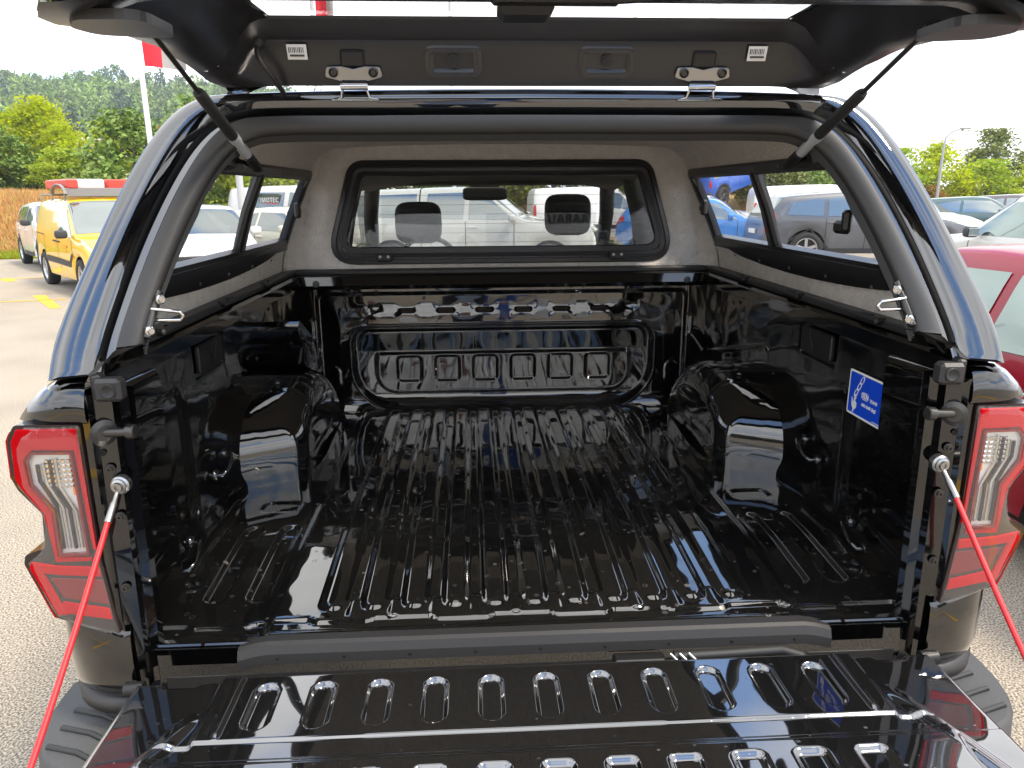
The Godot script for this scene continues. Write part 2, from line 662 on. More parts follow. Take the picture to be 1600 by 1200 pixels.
	gg.albedo_texture = noise_tex(0.06, [[0.0, Color(0.05, 0.08, 0.02)], [0.5, Color(0.13, 0.16, 0.04)], [1.0, Color(0.28, 0.22, 0.07)]], 256, 5, 33)
	tri(gg, 0.5)

# ------------------------------------------------------------------ the pickup
var truck: Node3D
const UPF := Vector3(0, F, 0)

func wob(a: float, b: float, amp: float) -> float:
	return wave.get_noise_2d(a * 400.0, b * 400.0) * amp

static func soft_ramp(t: float) -> float:
	# straight ramp with slightly rounded ends
	var c := clampf(t, -0.15, 1.15)
	if c < 0.15:
		return (c + 0.15) * (c + 0.15) / 0.6
	if c > 0.85:
		return 1.0 - (1.15 - c) * (1.15 - c) / 0.6
	return c

func floor_h(x: float, z: float) -> float:
	var ax := absf(x)
	var h := wob(x, z, 0.0007)
	if ax < 0.47:
		var k := clampf(roundf(x / 0.083), -5, 5)
		var d := rb(x - k * 0.083, z + 0.795, 0.017, 0.670, 0.017)
		h += 0.0085 * (1.0 - soft_ramp(d / 0.0145))
		# low swages between the ribs at their ends
		var kk := floorf(x / 0.083) + 0.5
		if absf(kk) < 5.0:
			var e := rb(x - kk * 0.083, z + 0.125, 0.009, 0.028, 0.009)
			h += 0.003 * (1.0 - ss(-0.005, 0.005, e))
	h -= 0.006 * ss(0.528, 0.545, ax)
	var fall := maxf(0.0, z + 0.39)
	h -= 0.062 * (fall - 0.01 * ss(0.0, 0.02, fall))
	for cx in [0.582, 0.671]:
		var e2 := rb(ax - cx, z + 0.335, 0.021, 0.165, 0.02)
		h -= 0.007 * (1.0 - ss(-0.005, 0.005, e2))
	if ax > 0.55:
		var e3 := rb(ax - 0.64, z + 0.62, 0.05, 0.03, 0.02)
		h -= 0.005 * (1.0 - ss(-0.004, 0.004, e3))
	# flange at the rear
	var line := z + 0.085 + 0.010 * trap(x + 0.03, 0.24, 0.1)
	h -= 0.006 * ss(-0.004, 0.004, line)
	h += 0.0035 * (1.0 - ss(-0.003, 0.003, absf(z + 0.058) - 0.004))
	# dimple in the middle
	var dd := rb(x, z + 0.43, 0.03, 0.05, 0.028)
	h -= 0.004 * (1.0 - ss(-0.004, 0.004, dd))
	return h

func bulkhead_d(x: float, y: float) -> float:
	# depth of the pressing towards the viewer (z)
	var ax := absf(x)
	var d := wob(x + 5.0, y, 0.0014)
	# outer field
	d -= 0.014 * (1.0 - ss(-0.012, 0.004, rb(x, y - 0.20, 0.705, 0.245, 0.03)))
	# band with a waved edge above and below
	var w := trap(x + 0.0735, 0.147, 0.28)
	if ax > 0.52:
		w = 0.0
	var fade := 1.0 - ss(0.54, 0.60, ax)
	var top := 0.414 - 0.020 * w * fade
	var low := 0.340 + 0.020 * w * fade - 0.10 * ss(0.50, 0.62, ax)
	d += 0.020 * (1.0 - ss(top - 0.012, top + 0.004, y)) * ss(0.70, 0.60, ax) * 0.0
	d += 0.010 * (1.0 - ss(low - 0.004, top, y)) * (1.0 - ss(0.62, 0.67, ax))
	# deep pan below the band
	var pan := rb(x, y - 0.158, 0.582, 0.160, 0.158 if y < 0.158 else 0.07)
	d -= 0.036 * (1.0 - ss(-0.014, 0.004, pan))
	d += 0.006 * (1.0 - ss(0.002, 0.011, absf(pan + 0.001)))
	d += 0.20 * clampf(y - 0.215, 0.0, 0.12) * (1.0 - ss(-0.03, -0.01, pan))
	# sloped inner plate with square pockets
	var pl := rb(x, y - 0.128, 0.492, 0.078, 0.077 if y < 0.128 else 0.012)
	var tilt := clampf((0.206 - y) / 0.15, 0.0, 1.0)
	d += (0.012 - 0.004 * tilt) * (1.0 - ss(-0.008, 0.006, pl))
	d += 0.004 * (1.0 - ss(0.002, 0.008, absf(pl))) * ss(0.2, 0.17, y)
	var k := clampf(floorf(x / 0.147), -3, 2) + 0.5
	var sq := rb(x - k * 0.147, y - 0.144, 0.047, 0.050, 0.018)
	d -= 0.010 * (1.0 - ss(-0.006, 0.005, sq))
	# oval plugs beside the pan
	var ov := rb(ax - 0.655, y - 0.12, 0.026, 0.045, 0.026)
	d += 0.005 * (1.0 - ss(-0.004, 0.003, ov))
	# jog beads at the sides
	var jog := 0.708 + 0.016 * (1.0 - ss(0.03, 0.045, absf(y - 0.31)))
	d += 0.005 * (1.0 - ss(0.002, 0.007, absf(ax - jog)))
	return d

func side_d(z: float, y: float, s: float) -> float:
	# pressing of the side wall, inwards positive
	var d := wob(z + s * 9.0, y + 2.0, 0.0016)
	d += 0.012 * (1.0 - ss(0.0, 0.05, y))
	d += 0.010 * ss(0.462, 0.474, y)
	d -= 0.006 * (1.0 - ss(-0.01, 0.004, rb(z + 0.60, y - 0.42, 0.105, 0.045, 0.01)))
	d += 0.006 * (1.0 - ss(-0.008, 0.008, rb(z + 0.42, y - 0.19, 0.006, 0.16, 0.005)))
	d -= 0.007 * (1.0 - ss(-0.012, 0.004, rb(z + 0.305, y - 0.22, 0.095, 0.17, 0.03)))
	d += 0.005 * (1.0 - ss(0.0, 0.010, absf(y - 0.33 - 0.25 * (z + 1.0)))) * ss(-0.9, -1.0, z)
	return d

func arch_mesh(s: float) -> ArrayMesh:
	# wheel house: outline in the z-y plane lofted inwards from the wall
	var out := [Vector2(-0.735, -0.01), Vector2(-0.738, 0.075), Vector2(-0.754, 0.132), Vector2(-0.800, 0.182), Vector2(-0.890, 0.222), Vector2(-1.01, 0.243), Vector2(-1.13, 0.247), Vector2(-1.27, 0.220), Vector2(-1.40, 0.135), Vector2(-1.455, 0.06), Vector2(-1.47, -0.01)]
	var nv := 22
	var fn := func(u: float, v: float) -> Vector3:
		var p := cr(out, u)
		var q := cr(out, minf(u + 0.01, 1.0)) - cr(out, maxf(u - 0.01, 0.0))
		var n := Vector2(-q.y, q.x).normalized()
		if n.y < 0.0 and p.y > 0.2:
			n = -n
		# v: 0 at the wall, 0.5 start of the rounded edge, 0.75 end of it, 1 the middle of the inner face
		var x := 0.79
		var inset := 0.0
		var r := lerpf(0.035, 0.085, ss(0.12, 0.36, u))
		if v < 0.5:
			x = lerpf(0.79, 0.612 + r, v * 2.0)
		elif v < 0.75:
			var a := (v - 0.5) * 4.0 * PI * 0.5
			x = 0.612 + r - sin(a) * r
			inset = r * (1.0 - cos(a))
		else:
			x = 0.612
			inset = r + (v - 0.75) * 4.0 * 0.03
		var c := Vector2(-1.09, 0.02)
		var dir := (c - p).normalized()
		p += dir * inset
		if v > 0.75:
			p = p.lerp(c, pow((v - 0.75) * 4.0, 1.0) * 0.98)
		var z := p.x
		# the rear face stands oblique
		var rear := ss(-1.0, -0.80, p.x) * (1.0 - 0.0)
		z -= rear * (0.79 - x) * 0.52
		var y := p.y
		# transverse beads on the rounded edge
		if v > 0.25 and v < 0.72:
			for zb in [-0.93, -1.04, -1.15]:
				y -= 0.004 * (1.0 - ss(0.003, 0.011, absf(p.x - zb))) * ss(0.25, 0.35, v) * ss(0.72, 0.66, v)
		# stamped panel in the inner face
		if v > 0.75:
			x += 0.006 * (1.0 - ss(-0.012, 0.004, rb(z + 1.08, y - 0.11, 0.2, 0.075, 0.05)))
		x += wob(z + 3.0, y + v, 0.0005)
		return Vector3(s * x, maxf(y, -0.012), z)
	return hf(110, nv * 3, fn, s > 0)

func build_pickup() -> void:
	wave.seed = 3
	wave.frequency = 0.012
	wave.fractal_octaves = 2
	truck = thing("pickup_truck", "black pickup truck seen from behind with its tailgate folded down", "pickup truck")
	var P := UPF
	# ---- load bed
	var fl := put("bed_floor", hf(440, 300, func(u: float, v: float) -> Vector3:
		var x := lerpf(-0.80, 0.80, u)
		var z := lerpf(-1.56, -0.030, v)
		return Vector3(x, floor_h(x, z), z), true), M.spotted_boosted_paint, truck, P)
	fl.set_meta("label", "ribbed black load floor dotted with dried water spots")
	put("bulkhead", hf(420, 150, func(u: float, v: float) -> Vector3:
		var x := lerpf(-0.80, 0.80, u)
		var y := lerpf(-0.02, 0.485, v)
		var curl := 0.045 * pow(clampf((0.05 - y) / 0.07, 0.0, 1.0), 2.0)
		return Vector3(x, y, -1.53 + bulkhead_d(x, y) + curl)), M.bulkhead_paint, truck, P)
	var m := MB.new()
	m.sweep([Vector3(-0.78, 0.49, -1.515), Vector3(0.78, 0.49, -1.515)], Vector3.UP, [Vector2(0.0, -0.03), Vector2(0.018, -0.027), Vector2(0.024, -0.012), Vector2(0.008, 0.018), Vector2(-0.01, 0.024), Vector2(-0.08, 0.024), Vector2(-0.08, -0.03)], false)
	put("bulkhead_rail", m.done(), M.bed_paint, truck, P)
	for x in [-0.69, 0.69]:
		put("bolt", bolt(0.008, Vector3(x, 0.485, -1.494), Vector3(0, 0.3, 1)), M.dark_steel, truck, P)
	for s in [-1.0, 1.0]:
		put("side_wall", hf(300, 110, func(u: float, v: float) -> Vector3:
			var z := lerpf(-1.56, -0.02, u)
			var y := lerpf(-0.02, 0.500, v)
			return Vector3(s * (0.778 - side_d(z, y, s)), y, z), s < 0), M.bed_paint, truck, P)
		# top rail with a rolled lip and a moulding
		m = MB.new()
		m.sweep([Vector3(s * 0.772, 0.5, -1.56), Vector3(s * 0.772, 0.5, -0.02)], Vector3.UP, [Vector2(s * 0.006, -0.034), Vector2(s * 0.016, -0.028), Vector2(s * 0.016, 0.004), Vector2(s * 0.008, 0.012), Vector2(s * -0.06, 0.013), Vector2(s * -0.075, 0.004)], false)
		put("bed_rail", m.done(), M.bed_paint, truck, P)
		var ar := put("wheel_housing", arch_mesh(s), M.arch_boosted_paint, truck, P)
		for zz in [-0.98, -1.1]:
			put("stud", bolt(0.004, Vector3(s * 0.72, 0.244, zz), Vector3(0, 1, 0), 0.004), M.steel, ar)
		# access plate
		m = MB.new()
		var ux := Vector3(0, 0, s)
		m.prism(round_poly([Vector2(-0.085, -0.034), Vector2(0.085, -0.034), Vector2(0.085, 0.034), Vector2(-0.085, 0.034)], 0.012), Vector3(s * 0.7785, 0.422, -0.597), ux, Vector3.UP, 0.009, 0.003)
		var cp := put("access_plate", m.done(), M.black_plastic, truck, P)
		m = MB.new()
		m.tube([Vector3(s * 0.7685, 0.447, -0.635), Vector3(s * 0.7685, 0.40, -0.60), Vector3(s * 0.7685, 0.447, -0.565), Vector3(s * 0.7685, 0.447, -0.635)], 0.0018, 5)
		put("plate_mark", m.done(), M.grey_plastic, cp)
		# tie-down loops
		for q in [[-0.60, 0.145], [-0.33, 0.03]]:
			m = MB.new()
			var zc: float = q[0]
			var yc: float = q[1]
			m.tube([Vector3(s * 0.778, yc + 0.012, zc), Vector3(s * 0.748, yc + 0.012, zc + 0.004), Vector3(s * 0.742, yc + 0.002, zc + 0.03), Vector3(s * 0.742, yc - 0.012, zc + 0.06), Vector3(s * 0.75, yc - 0.018, zc + 0.075), Vector3(s * 0.778, yc - 0.018, zc + 0.078)], 0.0065, 10)
			m.lathe([Vector2(0.014, 0), Vector2(0.014, 0.008), Vector2(0.008, 0.012)], Vector3(s * 0.772, yc + 0.012, zc), Vector3(-s, 0, 0), 12)
			m.lathe([Vector2(0.014, 0), Vector2(0.014, 0.008), Vector2(0.008, 0.012)], Vector3(s * 0.772, yc - 0.018, zc + 0.078), Vector3(-s, 0, 0), 12)
			put("tie_down_loop", m.done(), M.black_paint, truck, P)
		for q in [[-0.95, 0.33], [-0.45, 0.25], [-0.30, 0.12], [-0.28, 0.05], [-1.2, 0.44]]:
			put("wall_screw", bolt(0.0045, Vector3(s * 0.768, q[1], q[0]), Vector3(-s, 0, 0), 0.005), M.dark_steel, truck, P)
		rear_pillar(s)
		tail_light(s)
		body_corner(s)
	# fuel filler hump over the left wheel housing
	m = MB.new()
	m.prism(round_poly([Vector2(0.17, 0.19), Vector2(-0.02, 0.262), Vector2(-0.075, 0.40), Vector2(-0.045, 0.415), Vector2(0.12, 0.33), Vector2(0.30, 0.10), Vector2(0.32, 0.02)], [0.0, 0.03, 0.02, 0.02, 0.05, 0.05, 0.0]), Vector3(-0.80, 0.0, -1.16), Vector3(0, 0, -1), Vector3.UP, 0.13, 0.022)
	var hump := put("filler_hump", m.done(), M.bed_paint, truck, P)
	m = MB.new()
	var tr := round_poly([Vector2(0.0, 0.275), Vector2(-0.045, 0.375), Vector2(0.13, 0.265)], 0.015)
	m.sweep(v3(tr, func(p: Vector2) -> Vector3: return Vector3(-0.668, p.y, -1.16 - p.x)), Vector3.RIGHT, [Vector2(-0.006, 0), Vector2(-0.003, 0.004), Vector2(0.003, 0.004), Vector2(0.006, 0)], true, false)
	put("bead", m.done(), M.black_paint, hump)
	lashing_sticker()
	sill_trim()
	tailgate()

func lashing_sticker() -> void:
	# blue lashing-point sticker on the right wall; local axes: u along +z... the wall faces -x
	var o := Vector3(0.7705, 0.348, -0.33)
	var ux := Vector3(0, 0, 1)
	var at := func(p: Vector2, d: float) -> Vector3: return o + ux * p.x + Vector3.UP * p.y - Vector3.RIGHT * d
	var m := MB.new()
	var edge := round_poly([Vector2(-0.076, -0.053), Vector2(0.076, -0.053), Vector2(0.076, 0.053), Vector2(-0.076, 0.053)], 0.006, 3)
	m.prism(edge, at.call(Vector2.ZERO, 0.0005), ux, Vector3.UP, 0.0008)
	var st := put("sticker", m.done(), M.sticker_white, truck, UPF)
	st.set_meta("label", "blue square sticker with chain, hook and DIN lettering")
	put("blue_field", plate(round_poly([Vector2(-0.071, -0.048), Vector2(0.071, -0.048), Vector2(0.071, 0.048), Vector2(-0.071, 0.048)], 0.003, 3), func(p: Vector2) -> Vector3: return at.call(p, 0.0016)), M.sticker_blue, st)
	# chain of oval links and a hand-like hook
	for k in 3:
		m = MB.new()
		var c := Vector2(-0.018 - 0.0105 * k, 0.036 - 0.0165 * k)
		var ang := 1.0
		var pts := []
		for i in 14:
			var t := TAU * i / 14
			var q := Vector2(cos(t) * 0.0115, sin(t) * 0.0052).rotated(ang)
			pts.append(at.call(c + q, 0.0021))
		pts.append(pts[0])
		pts.append(pts[1])
		m.tube(pts, 0.0011, 4, false)
		put("chain_link", m.done(), M.sticker_white, st)
	put("hook", plate(PackedVector2Array([Vector2(-0.044, -0.003), Vector2(-0.038, 0.0), Vector2(-0.036, -0.010), Vector2(-0.041, -0.017), Vector2(-0.033, -0.021), Vector2(-0.034, -0.033), Vector2(-0.043, -0.040), Vector2(-0.046, -0.046), Vector2(-0.050, -0.046), Vector2(-0.048, -0.038), Vector2(-0.055, -0.031), Vector2(-0.057, -0.012), Vector2(-0.053, -0.011), Vector2(-0.050, -0.022), Vector2(-0.046, -0.015)]), func(p: Vector2) -> Vector3: return at.call(p, 0.0021)), M.sticker_white, st)
	var turn := Basis(Vector3.UP, -PI / 2)
	for t in [["DIN", 0.0125, Vector2(-0.001, 0.003)], ["75410", 0.0085, Vector2(0.036, -0.001)], ["400 daN (kg)", 0.0078, Vector2(0.018, -0.018)]]:
		var w := put("lettering", words(t[0], t[1]), M.sticker_white, st, at.call(t[2], 0.0022))
		w.basis = turn
	for y in [0.0095, -0.0065]:
		m = MB.new()
		m.box(at.call(Vector2(-0.001, y + 0.0015), 0.002), Vector3(0.0006, 0.0012, 0.021))
		put("rule", m.done(), M.sticker_white, st)
	m = MB.new()
	m.box(at.call(Vector2(0.053, -0.0445), 0.002), Vector3(0.0006, 0.0016, 0.03))
	put("small_print", m.done(), M.sticker_white, st)

func words(text: String, size: float, bold := true, deep := 0.0006) -> TextMesh:
	var t := TextMesh.new()
	var f := SystemFont.new()
	f.font_names = PackedStringArray(["Droid Sans"])
	if bold:
		f.font_weight = 700
	t.font = f
	t.text = text
	t.font_size = 32
	t.pixel_size = size / 24.0
	t.depth = deep
	t.curve_step = 4.0
	return t

func rear_pillar(s: float) -> void:
	# the jamb between side wall and tail light, drawn in plan (x, z) and carried up
	var plan := [Vector2(0.770, -0.250), Vector2(0.742, -0.222), Vector2(0.738, -0.085), Vector2(0.742, -0.070), Vector2(0.722, -0.062), Vector2(0.716, -0.050), Vector2(0.720, -0.036), Vector2(0.734, -0.030), Vector2(0.738, -0.014), Vector2(0.764, -0.006), Vector2(0.770, 0.004), Vector2(0.778, 0.004), Vector2(0.786, -0.02)]
	var m := MB.new()
	m.smooth()
	var rows := []
	var ys := [-0.10, 0.0, 0.12, 0.25, 0.38, 0.455, 0.472, 0.478]
	for j in ys.size():
		var q := PackedVector3Array()
		for i in plan.size():
			var p: Vector2 = plan[i]
			var x := p.x
			if i < 4 and j >= 5:
				x = lerpf(x, 0.772, [0.0, 0.25, 1.0][j - 5])
			# the jamb leans out a little towards the top
			q.append(Vector3(s * (x + (0.012 - 0.03 * ys[j]) * 0.6), ys[j], p.y))
		rows.append(q)
	for i in plan.size() - 1:
		m.smooth()
		for j in rows.size() - 1:
			m.quad(rows[j][i], rows[j + 1][i], rows[j + 1][i + 1], rows[j][i + 1])
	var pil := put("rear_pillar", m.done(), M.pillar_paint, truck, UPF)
	# rubber buffer block with a round pocket
	m = MB.new()
	var c := Vector3(s * 0.735, 0.487, -0.01)
	m.box(c, Vector3(0.046, 0.04, 0.03), 0.006)
	var bb := put("rubber_buffer", m.done(), M.grey_plastic, pil)
	m = MB.new()
	m.lathe([Vector2(0.0125, 0.0), Vector2(0.0125, 0.004), Vector2(0.010, 0.003), Vector2(0.006, 0.0005), Vector2(0.0, 0.0005)], c + Vector3(s * -0.004, 0, 0.0150), Vector3.BACK, 16)
	put("pocket", m.done(), M.rubber, bb)
	m = MB.new()
	m.box(c + Vector3(s * 0.02, 0.004, -0.005), Vector3(0.018, 0.046, 0.026), 0.005)
	put("buffer_bracket", m.done(), M.grey_plastic, bb)
	# striker pin with its disc
	m = MB.new()
	var d := Vector3(s * 0.752, 0.412, -0.002)
	m.lathe([Vector2(0.0, -0.004), Vector2(0.021, -0.004), Vector2(0.023, 0.0), Vector2(0.023, 0.002), Vector2(0.014, 0.006), Vector2(0.0, 0.006)], d, Vector3(-s, 0, 0.9), 24, true)
	var sd := put("striker", m.done(), M.dark_steel, pil)
	m = MB.new()
	var ax := Vector3(-s, 0.06, 0.12).normalized()
	m.lathe([Vector2(0.0075, 0.0), Vector2(0.0075, 0.042), Vector2(0.012, 0.043), Vector2(0.012, 0.055), Vector2(0.010, 0.057), Vector2(0.0, 0.057)], d, ax, 16, true)
	put("pin", m.done(), M.dark_steel, sd)
	for q in [[0.752, 0.345, 0.005], [0.747, 0.255, 0.004], [0.757, 0.115, 0.006]]:
		put("bolt", bolt(0.0055, Vector3(s * q[0], q[1], -0.006), Vector3(0, 0, 1), 0.007), M.dark_steel, pil)
	m = MB.new()
	m.lathe([Vector2(0.0, 0.001), Vector2(0.006, 0.001)], Vector3(s * 0.76, 0.375, -0.0055), Vector3.BACK, 12)
	put("hole", m.done(), M.hole, pil)
	# tailgate cable: stud, eye, ferrule, red sheath
	var b := Vector3(s * 0.735, 0.318, 0.006)
	var e := Vector3(s * 0.762, -0.045, 0.40)
	var dir := (e - b).normalized()
	m = MB.new()
	m.lathe([Vector2(0.0165, -0.012), Vector2(0.0165, 0.0), Vector2(0.013, 0.003), Vector2(0.013, 0.006), Vector2(0.009, 0.008), Vector2(0.008, 0.012), Vector2(0.004, 0.012), Vector2(0.003, 0.009), Vector2(0.0, 0.009)], b, Vector3(0, 0, 1), 20, true)
	put("cable_stud", m.done(), M.steel, pil)
	m = MB.new()
	m.tube([b + dir * 0.014, b + dir * 0.03, b + dir * 0.035, b + dir * 0.068], [0.004, 0.0045, 0.0062, 0.0062], 12)
	var cab := put("tailgate_cable", m.done(), M.steel, truck, UPF)
	m = MB.new()
	var pts := []
	for i in 13:
		var t := i / 12.0
		pts.append((b + dir * 0.066).lerp(e, t) + Vector3(0, -0.010 * sin(t * PI), 0))
	m.tube(pts, 0.0046, 10)
	put("red_sheath", m.done(), M.cable_red, cab)
	cab.set_meta("label", "red sheathed cable holding the tailgate")
	# black plastic cap along the light
	m = MB.new()
	m.box(Vector3(s * 0.781, 0.235, -0.008), Vector3(0.012, 0.41, 0.02), 0.004)
	put("edge_trim", m.done(), M.black_paint, pil)

func tail_light(s: float) -> void:
	var flip := func(a: Array) -> Array:
		var r := []
		for p in a:
			r.append(Vector2(p.x * s, p.y))
		if s < 0:
			r.reverse()
		return r
	var o := Vector3(0, 0, -0.11)
	var full := [Vector2(0.772, 0.030), Vector2(0.880, 0.066), Vector2(0.918, 0.176), Vector2(0.914, 0.192), Vector2(0.877, 0.205), Vector2(0.872, 0.27), Vector2(0.905, 0.315), Vector2(0.912, 0.335), Vector2(0.908, 0.405), Vector2(0.893, 0.432), Vector2(0.785, 0.430), Vector2(0.787, 0.2)]
	var rr := [0.004, 0.02, 0.012, 0.01, 0.012, 0.015, 0.015, 0.02, 0.03, 0.012, 0.006, 0.05]
	if s < 0:
		rr.reverse()
	var m := MB.new()
	m.prism(round_poly(flip.call(full), rr), o, Vector3.RIGHT, Vector3.UP, 0.118, 0.010)
	var tl := put("tail_light", m.done(), M.smoke_lens, truck, UPF)
	# red C of the running light
	var red := [Vector2(0.789, 0.2), Vector2(0.796, 0.2), Vector2(0.800, 0.385), Vector2(0.868, 0.387), Vector2(0.884, 0.37), Vector2(0.882, 0.325), Vector2(0.852, 0.276), Vector2(0.855, 0.19), Vector2(0.80, 0.186), Vector2(0.80, 0.178), Vector2(0.862, 0.178), Vector2(0.868, 0.27), Vector2(0.898, 0.318), Vector2(0.905, 0.335), Vector2(0.901, 0.402), Vector2(0.889, 0.425), Vector2(0.791, 0.424)]
	m = MB.new()
	m.prism(PackedVector2Array(flip.call(red)), Vector3(0, 0, 0.006), Vector3.RIGHT, Vector3.UP, 0.006, 0.002)
	put("red_lens", m.done(), M.red_lens, tl)
	m = MB.new()
	m.prism(PackedVector2Array(flip.call([Vector2(0.79, 0.166), Vector2(0.863, 0.171), Vector2(0.905, 0.180), Vector2(0.910, 0.166), Vector2(0.876, 0.072), Vector2(0.858, 0.072), Vector2(0.886, 0.156), Vector2(0.862, 0.152), Vector2(0.79, 0.146)])), Vector3(0, 0, 0.006), Vector3.RIGHT, Vector3.UP, 0.005, 0.002)
	put("red_lens", m.done(), M.red_lens, tl)
	m = MB.new()
	m.prism(PackedVector2Array(flip.call([Vector2(0.782, 0.06), Vector2(0.872, 0.078), Vector2(0.862, 0.100), Vector2(0.784, 0.083)])), Vector3(0, 0, 0.0065), Vector3.RIGHT, Vector3.UP, 0.004, 0.001)
	put("reflector_strip", m.done(), M.red_lens, tl)
	m = MB.new()
	m.prism(PackedVector2Array(flip.call([Vector2(0.788, 0.140), Vector2(0.862, 0.146), Vector2(0.878, 0.146), Vector2(0.860, 0.106), Vector2(0.784, 0.090)])), Vector3(0, 0, 0.006), Vector3.RIGHT, Vector3.UP, 0.003, 0.001)
	put("dark_lens", m.done(), M.dark_red_lens, tl)
	# clear chamber: reflector bowl, stepped bars, pane
	var clear := [Vector2(0.802, 0.195), Vector2(0.850, 0.193), Vector2(0.848, 0.278), Vector2(0.878, 0.326), Vector2(0.879, 0.368), Vector2(0.866, 0.383), Vector2(0.804, 0.382)]
	m = MB.new()
	m.prism(PackedVector2Array(flip.call(clear)), Vector3(0, 0, 0.0075), Vector3.RIGHT, Vector3.UP, 0.0015)
	var ch := put("reflector", m.done(), M.reflector, tl)
	for k in 4:
		m = MB.new()
		var x0 := 0.812 + 0.0105 * k
		var yb := 0.275 + 0.004 * k
		m.tube([Vector3(s * x0, 0.205, 0.0110), Vector3(s * x0, yb, 0.0110), Vector3(s * (x0 + 0.020), yb + 0.045, 0.0110), Vector3(s * (x0 + 0.020), 0.374 - 0.004 * k, 0.0110)], 0.0032, 6)
		put("bar", m.done(), M.smoke_lens if k % 2 else M.chrome, ch)
	for i in 5:
		for j in 6:
			m = MB.new()
			m.box(Vector3(s * (0.812 + 0.009 * i), 0.322 + 0.009 * j, 0.0100), Vector3(0.007, 0.007, 0.003), 0.0014)
			put("facet", m.done(), M.chrome, ch)
	m = MB.new()
	m.box(Vector3(s * 0.808, 0.312, 0.010), Vector3(0.007, 0.014, 0.004), 0.001)
	put("amber_bulb", m.done(), M.amber, ch)
	# the lens wraps round to the flank
	m = MB.new()
	m.prism(round_poly(flip.call([Vector2(0.899, 0.322), Vector2(0.9145, 0.336), Vector2(0.911, 0.404), Vector2(0.899, 0.426)]), 0.004, 3), Vector3(0, 0, -0.10), Vector3.RIGHT, Vector3.UP, 0.107, 0.004)
	put("side_lens", m.done(), M.red_lens, tl)
	m = MB.new()
	m.prism(round_poly(flip.call([Vector2(0.868, 0.066), Vector2(0.884, 0.066), Vector2(0.9195, 0.176), Vector2(0.905, 0.180)]), 0.004, 3), Vector3(0, 0, -0.10), Vector3.RIGHT, Vector3.UP, 0.107, 0.004)
	put("side_lens", m.done(), M.red_lens, tl)
	# one smooth clear cover over the whole lamp
	m = MB.new()
	m.smooth()
	m.grid(14, 22, func(u: float, v: float) -> Vector3:
		var y := lerpf(0.034, 0.428, v)
		var xi := lerp_at([0.03, 0.2, 0.43], [0.774, 0.788, 0.787], y)
		var xo := lerp_at([0.03, 0.066, 0.176, 0.20, 0.24, 0.27, 0.32, 0.40, 0.43], [0.80, 0.882, 0.916, 0.884, 0.874, 0.874, 0.907, 0.909, 0.893], y)
		var e := minf(minf(v, 1.0 - v) * 8.0, 1.0)
		return Vector3(s * lerpf(xi, xo, u), y, 0.0185 - 0.012 * pow(u, 5.0) - 0.006 * (1.0 - sqrt(e)) - 0.005 * pow(1.0 - u, 6.0)))
	put("lens_cover", m.done(), M.clear_lens, tl)
	m = MB.new()
	m.sweep(v3(PackedVector2Array(flip.call(clear)), func(p: Vector2) -> Vector3: return Vector3(p.x, p.y, 0.0)), Vector3.BACK, [Vector2(-0.002, 0.007), Vector2(-0.002, 0.0155), Vector2(0.002, 0.0155), Vector2(0.002, 0.007)], true)
	put("lens_rim", m.done(), M.dark_red_lens, tl)

